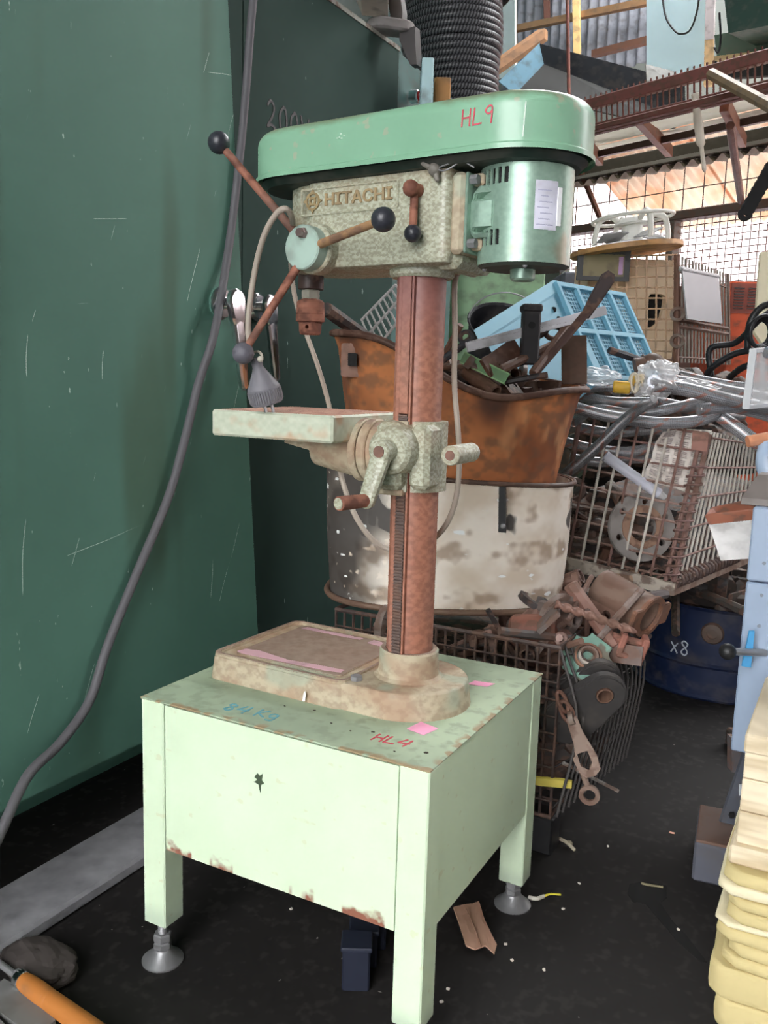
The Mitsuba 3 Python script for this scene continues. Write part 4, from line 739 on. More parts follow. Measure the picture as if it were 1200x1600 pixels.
def heap(n, f, where, s0, s1, kinds=None, pal=PAL, mtl='vc_rusty'):
    ks = kinds or list(KN)
    Q = [V(*f(i)) for i in range(n)]; X = np.array([pix(q) for q in Q]); xs, ys = np.quantile(X[:, 0], (.2, .4, .6, .8)), np.quantile(X[:, 1], (.25, .5, .75))
    for i, q in enumerate(Q):
        kd = ks[i % len(ks)]; d = unit(RNG.normal(size=3)*V(1, 1, .55)); s = RNG.uniform(s0, s1); k_ = pal[RNG.integers(len(pal))]
        zx = ('far left', 'left', 'middle', 'right', 'far right')[int((X[i, 0] > xs).sum())]; zy = ('top', 'upper', 'lower', 'bottom')[int((X[i, 1] > ys).sum())]
        for _ in range(40):
            lb = f'{"large " if s > s0*.33+s1*.67 else "small " if s < s0*.67+s1*.33 else ""}{tint(k_)} {TXT[kd]} {where}, {zy} {zx}'
            if lb not in SEEN: break
            s = RNG.uniform(s0, s1); k_ = pal[RNG.integers(len(pal))]; kd = ks[RNG.integers(len(ks))] if _ > 12 else kd
        SEEN.add(lb); single(kd, piece(kd, q, d, s), mtl, lb, KN[kd], f'{TXT[kd]}s {where}', col=c(*k_))
def in_tub(i):
    t, r = RNG.uniform(0, 2*PI), math.sqrt(RNG.uniform(0, .85)); x, y = .235*r*math.cos(t), .165*r*math.sin(t)
    return RC+AX*x+FH*y+V(0, 0, .985-.13*x+RNG.uniform(-.005, .028))
heap(44, in_tub, 'among the scrap in the rusty tub', .7, 1.05, pal=[(80, 60, 52), (60, 50, 46), (100, 76, 62), (48, 44, 44), (110, 96, 88)])
# ---------------------------------------------------------------- light blue crate
k = thing('plastic_crate', 'light blue plastic crate tipped up behind the rusty tub', 'crate')
O = P(868, 446, 2.62); e1 = P(972, 463, 2.92)-O; e2 = P(940, 592, 2.55)-O; e3 = P(752, 520, 2.36)-O
LB = c(108, 162, 184); n1 = unit(e1); n2 = unit(e2-n1*(e2@n1)); n3 = unit(np.cross(n1, n2)); n3 = n3*np.sign(n3@e3)
l1, l2, l3 = np.linalg.norm(e1), np.linalg.norm(e2), abs(e3@n3)
def cb(a0, a1, b0, b1, c0, c1, nm, lb=None, col=LB, bev=.0015):
    m = bx(min(a0, a1), max(a0, a1), min(b0, b1), max(b0, b1), min(c0, c1), max(c0, c1), bev); M_ = np.eye(4); M_[:3, 0], M_[:3, 1], M_[:3, 2], M_[:3, 3] = n1, n2, n3, O
    q = put(m, M_)
    if np.linalg.det(M_[:3, :3]) < 0: q.invert()
    part(k, nm, q, 'vc', lb, col=col)
def skew(uvs, d0, d1):                                       # the end face is sheared as seen: follow e3
    return hullm(np.array([O+a*e2/l2+b_*e3+n1*dd for a, b_ in uvs for dd in (d0, d1)]))
part(k, 'end_panel', skew([(0, 0), (l2, 0), (l2, 1), (0, 1)], .004, .012), 'vc', 'smooth end panel', smooth=False, col=LB)
part(k, 'end_rim', skew([(-.012, -.03), (.022, -.03), (.022, 1.03), (-.012, 1.03)], -.014, .014), 'vc', 'flat end rim', smooth=False, col=c(122, 176, 196))
part(k, 'end_rib', skew([(.0, -.03), (l2, -.03), (l2, .03), (.0, .03)], -.012, .012), 'vc', smooth=False, col=LB)
for a in (.055, .085): part(k, 'end_hole', put(cyl((0, 0, 0), (0, 0, .004), .008, n=14), axisframe(O+a*e2/l2+e3*.16-n1*.0+n1*.001, n1)), 'dark')
for i in range(5):
    a = l1*i/4; cb(a-.008, a+.008, 0, l2, -.012, .008, 'side_rib')
for b_ in (0, .5, 1.0): cb(-.008, l1+.008, l2*b_-.008, l2*b_+.008, -.012, .008, 'side_rail')
gm = []
for i in range(4):
    for j in range(2):
        x0, x1, y0, y1 = l1*i/4+.008, l1*(i+1)/4-.008, l2*j/2+.008, l2*(j+1)/2-.008
        nx, ny = 7, 11
        for u_ in np.linspace(x0, x1, nx): gm.append(bx(u_-.0018, u_+.0018, y0, y1, -.001, .002))
        for w_ in np.linspace(y0, y1, ny): gm.append(bx(x0, x1, w_-.0018, w_+.0018, -.001, .002))
M_ = np.eye(4); M_[:3, 0], M_[:3, 1], M_[:3, 2], M_[:3, 3] = n1, n2, n3, O
part(k, 'side_grid', put(cat(gm), M_), 'vc', 'fine grid of the side panels', smooth=False, col=c(96, 146, 168)); labels[list(scene)[-1]]['kind'] = 'stuff'
cb(0, l1, 0, l2, .018, .022, 'inner_wall', 'inner wall painted darker as shade', c(96, 140, 160)); cb(0, l1, l2-.01, l2, 0, l3, 'base')  # shade put into the inner wall as a darker crate blue
# ---------------------------------------------------------------- pale green steel cabinet behind
single('steel_cabinet', put(bx(-.12, .36, 0, .5, 0, P(790, 412, 3.5)[2], .006), frame(P(698, 600, 3.5)*V(1, 1, 0), AX, FH)), 'vc_dirty', 'pale streaky green steel cabinet standing behind the tubs', 'cabinet', col=c(150, 186, 146))
# ---------------------------------------------------------------- low wire basket behind the stand
bk = thing('low_wire_basket', 'dark wire basket heaped with scrap behind the drill stand under the tubs', 'basket')
x0, x1, y0, y1, z0, z1 = -.56, -.028, .675, 1.16, .085, .452
RB_ = c(74, 60, 56)
for z in (z0, z1): part(bk, 'rim_wire', tube([(x0, y0, z), (x1, y0, z), (x1, y1, z), (x0, y1, z), (x0, y0, z)], .0052, 6, 1), 'vc_rusty', col=RB_)
for i in range(24):
    x = x0+(x1-x0)*i/23; part(bk, 'wire', rod((x, y0, z0), (x, y0, z1), .0033, 5), 'vc_rusty', col=RB_)
for i in range(1, 10):
    z = z0+(z1-z0)*i/10; part(bk, 'wire', rod((x0, y0-.003, z), (x1, y0-.003, z), .0026, 5), 'vc_rusty', col=RB_)
# the right side hangs open and bulges outwards
for i in range(15):
    t = i/14; y = y0+(y1-y0)*t; part(bk, 'side_wire', tube([(x1, y, z1-.06*t), (x1+.045+.03*t, y, .30), (x1+.02+.03*t, y-.02, .10-.05*t)], .0032, 5, 4), 'vc_dirty', smooth=True, col=c(82, 78, 78))
for i in range(8):
    z = .10+.33*i/7; part(bk, 'side_wire', tube([(x1, y0, z), (x1+.035*math.sin(PI*i/7)+.02*i/7, .9, z-.02), (x1+.04*math.sin(PI*i/7)+.02*i/7, y1, z-.05)], .0020, 5, 3), 'vc_dirty', smooth=True, col=c(70, 66, 66))
for i in range(7): part(bk, 'base_wire', rod((x0, y0+.08*i, z0), (x1, y0+.08*i, z0), .003, 5), 'vc_rusty', col=RB_)
for x in (-.50, -.055):
    for y in (.70, 1.1): part(bk, 'foot_block', bx(x-.03, x+.035, y-.03, y+.03, 0, z0-.002, .004), 'black', 'black foot block')
part(bk, 'liner', bx(x0+.03, x1-.03, y0+.10, y1-.03, z0+.01, z1-.09), 'vc_rusty', 'dense inner scrap', col=c(48, 40, 38))
def in_b(i):
    return V(RNG.uniform(x0+.05, x1-.02), y0+RNG.uniform(.015, .10), RNG.uniform(z0+.03, z1-.01)) if i % 3 else V(RNG.uniform(x1-.11, x1+.01), RNG.uniform(y0+.05, y1), RNG.uniform(z0+.04, z1))
heap(110, in_b, 'in the dark wire basket', .75, 1.35)
def on_b(i): return V(RNG.uniform(-.22, .03), RNG.uniform(y0+.05, y1-.03), z1+RNG.uniform(-.05, .05))
heap(46, on_b, 'atop the dark basket by the cream tub', .8, 1.3)
# named pieces on it
k = thing('pulley_block', 'black oval pulley block leaning on the wire basket', 'pulley block'); q = P(918, 1092, 1.78)
x = unit(AX*.62+V(0, 0, .70)-FH*.2); y = unit(np.cross(FH+V(0, 0, -.35)-AX*.5, x)); pf = Point(0.038, 0).buffer(.048, 16).union(Point(-.052, -.004).buffer(.060, 16)).convex_hull
zz_ = np.cross(x, y); sgn = 1 if zz_@FH > 0 else -1
for j, dz in enumerate((-.030, .018)): part(k, 'cheek_plate', put(prism(pf.difference(Point(.040, 0).buffer(.0145, 14)), .024, b=.005), frame(q+zz_*dz, x, y)), 'vc_dirty', 'black cheek plate', col=c(62, 60, 60))
part(k, 'sheave', put(cyl((-.03, 0, -.012), (-.03, 0, .022), .042, n=24), frame(q, x, y)), 'vc_rusty', 'worn sheave', col=c(70, 56, 50))
part(k, 'hole_bush', put(pipe((.040, 0, -.032), (.040, 0, .045), .0170, .0140, 20), frame(q, x, y)), 'vc_rusty', 'rusty bush', col=c(110, 84, 70))
k = thing('flange_bearing', 'square green flange bearing with rusty middle on the scrap', 'bearing'); q = P(917, 1030, 1.82); x = unit(AX+V(0, 0, .08)); y = unit(np.cross(x, -(FH*.75-V(0, 0, .65)))); y = y*np.sign(y[2])
sqp = sbox(-.046, -.046, .046, .046).buffer(.018, 8)
for s in ((1, 1), (1, -1), (-1, 1), (-1, -1)): sqp = sqp.difference(Point(.046*s[0], .046*s[1]).buffer(.0075, 8))
a = PI/4; xr, yr = x*math.cos(a)+y*math.sin(a), -x*math.sin(a)+y*math.cos(a); fz = np.cross(xr, yr)
part(k, 'flange', put(prism(sqp.buffer(-.012), .012, b=.002), frame(q, xr, yr)), 'vc_rusty', 'green corroded flange', col=c(124, 160, 146))
for r0, r1, h, cl in ((.030, .024, .020, (150, 112, 92)), (.022, .016, .024, (180, 170, 160)), (.0165, .012, .026, (70, 60, 56))):
    part(k, 'ring', put(lathe([(r1, 0), (r0, 0), (r0-.001, h), (r1, h), (r1, 0)], 28), frame(q, xr, yr)), 'vc_rusty', col=c(*cl))
k = thing('chain_hook', 'rusty snap hook hanging down from the basket corner', 'hook')
for p0, p1, t in (((874, 1085), (884, 1108), 0), ((880, 1100), (892, 1125), 1)):
    a, b_ = P(*p0, 1.735), P(*p1, 1.735); x = unit(b_-a); m = (a+b_)/2; L = np.linalg.norm(b_-a)/2+.006; y = unit(np.cross(x, FH)) if t else unit(np.cross(x, FH))*.75+FH*.3
    part(k, 'link', tube([m+x*L*math.cos(s)+y*.011*math.sin(s) for s in np.linspace(0, 2*PI, 14)], .0042, 6, 2), 'vc_rusty', smooth=True, col=c(126, 90, 78))
a, b_ = P(893, 1122, 1.725), P(922, 1203, 1.70); x = unit(b_-a); y = unit(np.cross(FH, x)); L = np.linalg.norm(b_-a)
hk = Polygon([(0, -.010), (.03, -.011), (.06, -.017), (.085, -.022), (L+.005, -.020), (L+.014, -.006), (L+.012, .012), (L-.004, .022), (L-.03, .024), (.075, .018), (.05, .012), (0, .010)]).buffer(.001)
hk = hk.difference(Polygon([(L-.035, -.006), (L-.012, -.007), (L-.002, .002), (L-.012, .013), (L-.035, .012)]).buffer(.002))
part(k, 'hook_body', put(prism(hk, .010, b=.002), frame(a, x, y)), 'vc_rusty', 'worn hook body', col=c(150, 128, 116))
part(k, 'eye', put(lathe([(.007, -.005), (.014, -.005), (.014, .005), (.007, .005), (.007, -.005)], 18), axisframe(a, y+FH*.3)), 'vc_rusty', col=c(140, 124, 114))
k = thing('flanged_pipe', 'rusty flared pipe with a flange lying on the scrap right of the cream tub', 'pipe'); a, b_ = P(950, 925, 1.98), P(1012, 962, 1.9)
part(k, 'barrel', pipe(a-unit(b_-a)*.02, b_, .046, .034, 28), 'vc_rusty', col=c(120, 98, 86)); d = unit(b_-a); part(k, 'flange', put(prism(Point(0, 0).buffer(.05, 16).union(sbox(-.062, -.018, .062, .018).buffer(.008)).difference(Point(0, 0).buffer(.036, 14)), .010, b=.002), axisframe(b_, d)), 'vc_rusty', col=c(128, 92, 74))
k = thing('twist_drill', 'long rusty twist drill lying across the scrap', 'drill bit'); a, b_ = P(868, 944, 1.82), P(996, 988, 1.80); L = np.linalg.norm(b_-a); d = unit(b_-a); M_ = axisframe(a, d)
n = 60; R = []
for i in range(n+1):
    t = i/n; ph = t*22; r = .0105*(1-max(0, t-.93)/.07*.95); th = np.arange(10)/10*2*PI; rr = r*(1-.55*np.abs(np.cos(th))**3)
    R.append(np.stack([rr*np.cos(th+ph), rr*np.sin(th+ph), np.full(10, t*L)], -1))
part(k, 'flutes', put(loft(R), M_), 'vc_rusty', smooth=True, col=c(134, 100, 88))
bar('steel_rod', P(880, 1192, 1.75), P(966, 1236, 1.8), .0042, 'thin bright rod poking out low at the basket corner', 'rod', c(150, 144, 140), n=6)
single('yellow_strap', hullm(box(.02, .006, .016, P(838, 1220, 1.76)), box(.02, .006, .016, P(886, 1224, 1.74))), 'vc_dirty', 'yellow strap showing low inside the basket', 'strap', col=c(220, 200, 96))
k = thing('clevis', 'rusty pink-brown clevis bracket on the scrap left of the blue drum', 'clevis'); q = P(983, 1022, 1.86)
part(k, 'body', put(cat([box(.06, .05, .014, (0, 0, 0), .003), box(.014, .05, .05, (-.024, 0, .022), .003), box(.014, .05, .05, (.024, 0, .022), .003)]), frame(q, unit(AX-V(0, 0, .25)), unit(FH+AX*.2))), 'vc_rusty', col=c(160, 108, 94)); part(k, 'pin', cyl(q+AX*.04+V(0, 0, .02), q-AX*.04+V(0, 0, .04), .009, n=10), 'vc_rusty', col=c(150, 104, 90))
bar('steel_bar', P(890, 912, 1.9), P(960, 1010, 1.86), .017, 'thick rusty bar sloping down below the flared pipe', 'bar', c(140, 104, 92))
bar('steel_rod', P(888, 968, 1.84), P(925, 900, 1.95), .006, 'thin rod pointing up left of the flared pipe', 'rod', c(122, 100, 92), n=7)
bar('steel_pipe', P(968, 938, 1.95), P(1040, 928, 2.1), .012, 'grey pipe poking out behind the flared pipe', 'pipe', c(112, 104, 102))
bar('motor_stub', P(800, 985, 1.90), P(872, 985, 1.86), .036, 'red-brown round fitting under the cream tub', 'fitting', c(140, 92, 78), n=20)
single('ring_spanner', cat([lathe([(.012, -.004), (.021, -.004), (.021, .004), (.012, .004), (.012, -.004)], 20, P(921, 1242, 1.70), unit(FH+AX*.3)), cyl(P(918, 1228, 1.70), P(905, 1195, 1.72), .006, n=8)]), 'vc_rusty', 'rusty ring end hanging below the snap hook', 'ring', col=c(132, 110, 98))
# ---------------------------------------------------------------- blue drum
dq = P(1128, 1000, 2.95); dk = thing('blue_drum', 'scuffed dark blue steel drum full of scrap behind the wire baskets', 'drum')
dz = P(1120, 958, 2.66)[2]; Rd = .285
part(dk, 'body', lathe([(0, 0), (Rd, 0), (Rd+.006, .008), (Rd, .016), (Rd, dz*.35), (Rd+.008, dz*.38), (Rd, dz*.41), (Rd, dz-.01), (Rd+.006, dz), (Rd-.004, dz), (Rd-.006, dz-.2), (0, dz-.2)], 56, (dq[0], dq[1], 0)), 'vc_dirty', 'dark blue drum body', col=c(28, 40, 70))
bq = V(dq[0], dq[1], 0)+unit(V(*(CAM[:2]-dq[:2]), 0)-AX*.36)*(Rd+.001)
part(dk, 'bung', put(lathe([(0, 0), (.035, 0), (.03, .01), (.016, .012), (.016, .004), (0, .004)], 24), axisframe(bq+V(0, 0, dz-.075), unit(bq-V(dq[0], dq[1], 0)))), 'vc_rusty', 'rusty bung', col=c(96, 80, 70))
wd = unit(unit(V(*(CAM[:2]-dq[:2]), 0))-AX*.85); wx = unit(np.cross(V(0, 0, 1), wd))
part(dk, 'marking', writing('x8', V(dq[0], dq[1], dz-.16)+wd*(Rd+.004), wx, (0, 0, 1), .045, .005), 'vc', 'white chalk marking', col=c(190, 196, 204))
def in_d(i):
    t, r = RNG.uniform(0, 2*PI), math.sqrt(RNG.uniform(0, .8))*Rd; return V(dq[0]+r*math.cos(t), dq[1]+r*math.sin(t), dz-.03+RNG.uniform(-.02, .07))
part(dk, 'scrap_bed', cyl((dq[0], dq[1], dz-.1), (dq[0], dq[1], dz-.05), Rd-.01, n=32), 'vc_rusty', 'bed of scrap', col=c(50, 46, 44))
heap(34, in_d, 'in the blue drum', 1.3, 2.1, pal=[(70, 62, 56), (92, 84, 78), (56, 52, 50), (110, 100, 92)])
heap(14, lambda i: P(RNG.uniform(1070, 1180), RNG.uniform(900, 950), 2.85), 'heaped up over the blue drum', 1.5, 2.3, pal=[(80, 72, 66), (96, 90, 84), (60, 56, 54)])
# ---------------------------------------------------------------- tilted wire basket on the right
k = thing('wire_basket', 'tilted silvery wire mesh basket holding a pipe flange and hoses', 'basket')
TL, TR, BR_, BL_ = P(908, 645, 2.62), P(1110, 674, 2.42), P(1052, 908, 2.40), P(868, 864, 2.60)
TR2, BR2 = P(1215, 694, 3.05), P(1215, 842, 3.05)
lerp = lambda a, b_, t: a+(b_-a)*t
SIL, RW = c(214, 208, 198), c(140, 108, 100)
for i in range(9):
    t = i/8.6; part(k, 'front_wire', rod(lerp(TL, TR, t)-FH*.003, lerp(BL_, BR_, t)-FH*.003, .0040, 6), 'vc_rusty' if i % 3 == 1 else 'vc_dirty', col=RW if i % 3 == 1 else SIL)
for i in range(9):
    t = (i+.15)/8.3; part(k, 'cross_wire', rod(lerp(TL, BL_, t)+FH*.003, lerp(TR, BR_, t)+FH*.003, .0036, 6), 'vc_rusty', col=RW if i < 3 else c(160, 134, 124))
for i in range(21):
    t = ((i+.6)/21)**1.15; part(k, 'side_wire', rod(lerp(TR, TR2, t), lerp(BR_, BR2, t), .0036, 6), 'vc_dirty', col=SIL)
for i in range(5):
    t = (i+.2)/5; part(k, 'side_rail', rod(lerp(TR, BR_, t)+AX*.004, lerp(TR2, BR2, t)+AX*.004, .003, 6), 'vc_rusty', col=RW)
up_ = TR-BR_; bk2 = TL+(TR2-TR), BL_+(BR2-BR_)
for i in range(6): t = i/5; part(k, 'back_wire', rod(lerp(bk2[0], TR2, t), lerp(bk2[1], BR2, t), .0036, 5), 'vc_rusty', col=RW)
for i in range(9): t = i/8; part(k, 'base_wire', rod(lerp(BL_, BR_, t), lerp(bk2[1], BR2, t), .0036, 5), 'vc_rusty', col=RW)
for p0, p1 in ((TR, BR_), (TL, BL_)): part(k, 'corner_post', rod(p0-up_*.02, p1, .0075, 8), 'vc_rusty', col=RW)
part(k, 'corner_post', rod(TR-AX*.022-up_*.02, BR_-AX*.022, .0060, 8), 'vc_rusty', col=RW)
def helix(a, b_, r, turns, w):
    M_ = axisframe(a, b_-a); L = np.linalg.norm(b_-a); s = np.linspace(0, 1, turns*9); g = np.stack([r*np.cos(s*turns*2*PI), r*np.sin(s*turns*2*PI), s*L], -1)
    return put(tube(g, w, 5, 1), M_)
part(k, 'coil', helix(lerp(TR, BR_, .22)-AX*.010, BR_-AX*.010, .022, 13, .0032), 'vc_rusty', 'spiral hinge coil', smooth=True, col=c(132, 104, 98))
part(k, 'coil', helix(BR_, lerp(BR_, BR2, .55), .020, 20, .0042), 'vc_rusty', 'spiral base coil', smooth=True, col=c(96, 80, 76))
part(k, 'base_rail', hullm(box(.012, .02, .034, BL_-V(0, 0, .022)), box(.012, .02, .034, BR_-V(0, 0, .022))), 'vc_rusty', 'cream painted base rail', col=c(206, 196, 182))
part(k, 'base_rail', hullm(box(.02, .012, .03, BR_-V(0, 0, .022)), box(.02, .012, .03, BR2-V(0, 0, .022))), 'vc_rusty', col=c(140, 120, 108))
part(k, 'corner_plate', quadslab(P(1082, 672, 2.405), P(1108, 676, 2.395), P(1104, 706, 2.395), P(1080, 702, 2.405), .004), 'vc_rusty', 'rusty corner plate', col=c(150, 104, 90))
single('support_block', hullm(box(.05, .08, .06, P(985, 930, 2.5)), box(.05, .08, .03, P(978, 902, 2.5))), 'vc_rusty', 'rusty cream block propping the tilted wire basket', 'block', col=c(190, 160, 136))
part(k, 'liner', hullm(*[box(.01, .01, .01, lerp(q, lerp(BL_, BR2, .5), .25)) for q in (BL_, BR_, BR2, bk2[1], lerp(BL_, TL, .55)+FH*.12, lerp(BR_, TR, .5)+FH*.12, lerp(BR2, TR2, .8), lerp(bk2[1], bk2[0], .8))]), 'vc_rusty', 'dense inner scrap', col=c(46, 42, 42))
# what lies in it
fl = thing('pipe_flange', 'large grey pipe flange with bolt holes behind the basket wires', 'flange'); q = P(1003, 826, 2.50)
g = Point(0, 0).buffer(.098, 40).difference(Point(0, 0).buffer(.040, 28))
for i in range(6): g = g.difference(Point(.074*math.cos(i*PI/3+.4), .074*math.sin(i*PI/3+.4)).buffer(.0095, 10))
fx = unit(AX+FH*.15); fy = unit(V(0, 0, 1)+FH*.25)
part(fl, 'disc', put(prism(g, .018, b=.002), frame(q+FH*.02, fx, fy)), 'vc_dirty', 'grey disc', col=c(152, 146, 142))
part(fl, 'raised_face', put(pipe((0, 0, .017), (0, 0, .022), .062, .041, 36), frame(q+FH*.02, fx, fy)), 'vc_rusty', 'rusty raised face', col=c(160, 128, 108))
k = thing('newspaper', 'crumpled sheet of printed newspaper stuffed in the basket corner', 'newspaper')
n, m = 16, 12; A, Bq, Cq, D = P(1035, 672, 2.46), P(1112, 672, 2.46), P(1095, 772, 2.46), P(1003, 748, 2.52)
g = np.array([[lerp(lerp(A, Bq, i/(n-1)), lerp(D, Cq, i/(n-1)), j/(m-1)) for i in range(n)] for j in range(m)]).reshape(-1, 3)
g = g-FH*((meshkit.fbm(g*22, 3)-.5)*.06)[:, None]+V(0, 0, 1)*((meshkit.noise(g*15+5)-.5)*.02)[:, None]
f = np.array([[j*n+i, j*n+i+1, (j+1)*n+i+1, (j+1)*n+i] for j in range(m-1) for i in range(n-1)])
f = np.vstack([f[:, [0, 1, 2]], f[:, [0, 2, 3]]]); pg_ = trimesh.Trimesh(g, f, process=False)
part(k, 'sheet', pg_, 'vc_matt', smooth=False, col=c(226, 220, 212)); nv = np.cross(unit(Bq-A), unit(D-A)); nv = -nv if nv@FH > 0 else nv
ln = []
for j in range(1, m*3-4):
    for c0 in (.06, .38, .70):
        if (j*7+int(c0*10)) % 5 == 0: continue
        pts = []
        for s in np.linspace(c0, c0+.24, 5):
            x, y = s*(n-1), j/3; i0, j0 = int(x), int(y); a, b_ = x-i0, y-j0; Q = lambda jj, ii: g[min(jj, m-1)*n+min(ii, n-1)]
            pts.append((Q(j0, i0)*(1-a)+Q(j0, i0+1)*a)*(1-b_)+(Q(j0+1, i0)*(1-a)+Q(j0+1, i0+1)*a)*b_-FH*.0022)
        ln.append(tube(pts, .0010, 4, 1))
part(k, 'print', cat(ln), 'vc_matt', 'printed lines', col=c(150, 140, 138)); labels[list(scene)[-1]]['kind'] = 'stuff'
heap(40, lambda i: lerp(lerp(TL, TR, a_ := RNG.uniform(.05, .95)), lerp(BL_, BR_, a_), RNG.uniform(.5, .97))+FH*RNG.uniform(.10, .2), 'in the tilted wire basket', .7, 1.2, pal=[(92, 84, 80), (120, 108, 100), (70, 60, 56), (134, 120, 112), (110, 80, 66)])
# ---------------------------------------------------------------- braided hoses
def hose(pts, r, lbl, m=None):
    m = m or ('braid_dark' if 'dark' in lbl else 'braid')
    k = thing('braided_hose', lbl, 'hose', None if 'among' not in lbl else 'braided hoses in the heap'); q = [P(*p_) for p_ in pts]
    g, uv = tube(q, r, 14, 8, uvs=True); part(k, 'sleeve', g, m, uv=uv)
    return k, q
HL = [([(882, 742, 2.36), (925, 706, 2.34), (968, 664, 2.33), (1000, 638, 2.34), (1022, 628, 2.40)], .0150, 'dark braided hose slanting down in front of the basket to the rusty tub'),
  ([(896, 636, 2.46), (950, 650, 2.44), (1020, 660, 2.42), (1085, 658, 2.42), (1128, 644, 2.46)], .0165, 'lowest braided hose along the top of the basket'),
  ([(895, 660, 2.60), (930, 640, 2.52), (990, 646, 2.48), (1060, 636, 2.46), (1110, 620, 2.5)], .0150, 'braided hose second from the bottom over the basket'),
  ([(900, 618, 2.58), (960, 628, 2.52), (1040, 630, 2.48), (1100, 645, 2.52), (1160, 650, 2.6)], .0150, 'braided hose wound through the middle of the hose heap'),
  ([(1022, 602, 2.34), (1070, 608, 2.34), (1120, 620, 2.34), (1180, 634, 2.36), (1230, 642, 2.4)], .0185, 'thick plastic wrapped braided hose running to the right edge'),
  ([(1030, 590, 2.44), (1090, 600, 2.44), (1150, 612, 2.46), (1230, 625, 2.5)], .0150, 'braided hose just above the thick wrapped hose'),
  ([(1060, 585, 2.60), (1110, 596, 2.58), (1170, 604, 2.56), (1230, 600, 2.56)], .0130, 'topmost thin braided hose behind the wrapped hose'),
  ([(896, 606, 2.62), (950, 604, 2.60), (1000, 606, 2.58), (1040, 614, 2.56)], .0150, 'braided hose behind the yellow caps'),
  ([(1090, 640, 2.40), (1140, 636, 2.40), (1190, 646, 2.42), (1230, 660, 2.45)], .0165, 'grey braided hose under the thick wrapped hose at right'),
  ([(882, 690, 2.66), (930, 702, 2.62), (985, 706, 2.60), (1040, 694, 2.6)], .0160, 'braided hose lying inside the basket just below its rim'),
  ([(905, 668, 2.72), (960, 676, 2.68), (1030, 672, 2.66), (1080, 690, 2.66)], .0150, 'upper braided hose inside the basket'),
  ([(890, 715, 2.70), (940, 722, 2.68), (1000, 716, 2.66), (1050, 720, 2.66)], .0150, 'lowest braided hose inside the basket'),
  ([(1125, 650, 2.44), (1150, 668, 2.42), (1180, 690, 2.40), (1225, 720, 2.42)], .0190, 'pale blue-grey hose drooping at the right end of the heap')]
for h in HL: hose(*h)
k = thing('wrapped_tube', 'white plastic wrapped tube slanting inside the basket above the flange', 'tube'); a, b_ = P(945, 712, 2.52), P(1030, 772, 2.49)
part(k, 'tube', cyl(a, b_, .016, .015, 14), 'vc', col=c(206, 208, 220)); part(k, 'end', cyl(b_, b_+unit(b_-a)*.02, .012, .010, 14), 'vc', 'ribbed end', col=c(190, 190, 190))
k = thing('yellow_cap_hose', 'yellow hose ends tied together in front of the plastic wrap', 'hose end')
part(k, 'cap', cyl(P(958, 604, 2.36), P(985, 606, 2.35), .0165, n=18, b=.003), 'vc_dirty', 'yellow cap', col=c(222, 178, 62)); part(k, 'cap', cyl(P(984, 594, 2.40), P(1006, 594, 2.39), .0165, n=18, b=.003), 'vc_dirty', 'yellow cap', col=c(226, 188, 84))
part(k, 'tie', cat([tube([P(990+10*math.cos(t)*.6, 598+14*math.sin(t), 2.345) for t in np.linspace(0, 2*PI, 12)], .004, 6, 2), tube([P(992+10*math.cos(t)*.6, 598+15*math.sin(t), 2.34) for t in np.linspace(.3, 2*PI, 12)], .0035, 6, 2)]), 'vc_matt', 'pale cord tie', smooth=True, col=c(216, 208, 190))
def crumple(cen, rx, ry, rz, sd, n=4):
    g = trimesh.creation.icosphere(n, 1.0); v = g.vertices; d = 1+.7*(np.abs(meshkit.fbm(v*1.7+sd, 2)-.5)*2-.3)+.16*(meshkit.noise(v*4.5+sd)-.5)
    v = v*d[:, None]; g.vertices = V(*cen)+v[:, :1]*AX*rx+v[:, 1:2]*FH*ry+v[:, 2:]*V(0, 0, rz); return g
k = thing('plastic_wrap', 'crumpled clear plastic wrapped round a bright hose end', 'plastic wrap')
part(k, 'wrap', crumple(P(1026, 592, 2.36), .058, .05, .056, 3, 5), 'plastic_film', smooth=True)
e = P(1022, 596, 2.335); part(k, 'hose_end', lathe([(.010, 0), (.017, 0), (.017, .03), (.010, .03), (.010, 0)], 20, e, FH+AX*.4), 'vc_metal', 'bright metal hose end', col=c(200, 204, 214))
single('plastic_sheet', crumple(P(934, 588, 2.45), .065, .05, .026, 9), 'plastic_film', 'crumpled clear plastic sheet beside the rusty tub', 'plastic sheet', smooth=True)
single('plastic_sheet', crumple(P(1075, 604, 2.37), .07, .03, .018, 14), 'plastic_film', 'flat crumpled plastic over the thick hose', 'plastic sheet', smooth=True)
bar('steel_pipe', P(952, 547, 2.5), P(1010, 566, 2.56), .0105, 'short black pipe lying under the blue crate', 'pipe', c(44, 44, 50))
flat('angle_plate', P(1008, 566, 2.6), P(1122, 606, 2.75), .06, .008, 'long dark steel plate sloping behind the plastic wrap', 'plate', c(92, 82, 76), up=V(0, 0, 1)-FH*.8)
flat('angle_plate', P(1040, 585, 2.66), P(1110, 622, 2.66), .07, .008, 'grey-brown plate under the long sloping plate', 'plate', c(120, 108, 100), up=V(0, 0, .4)-FH)
flat('angle_plate', P(1105, 600, 2.9), P(1160, 625, 2.85), .12, .01, 'dark sheet lying under the black cables', 'plate', c(76, 68, 66), up=V(0, 0, 1)-FH*.4)
k = thing('metal_coupling', 'brown forged coupling below the blue crate', 'coupling'); q = P(1020, 565, 2.52)
part(k, 'body', put(ball((0, 0, 0), 1), frame(q, AX*.03, FH*.026, V(0, 0, .024))), 'vc_rusty', col=c(98, 84, 78), smooth=True); part(k, 'neck', cyl(q, q-AX*.05-V(0, 0, .012), .016, .02, 12), 'vc_rusty', col=c(98, 84, 78))
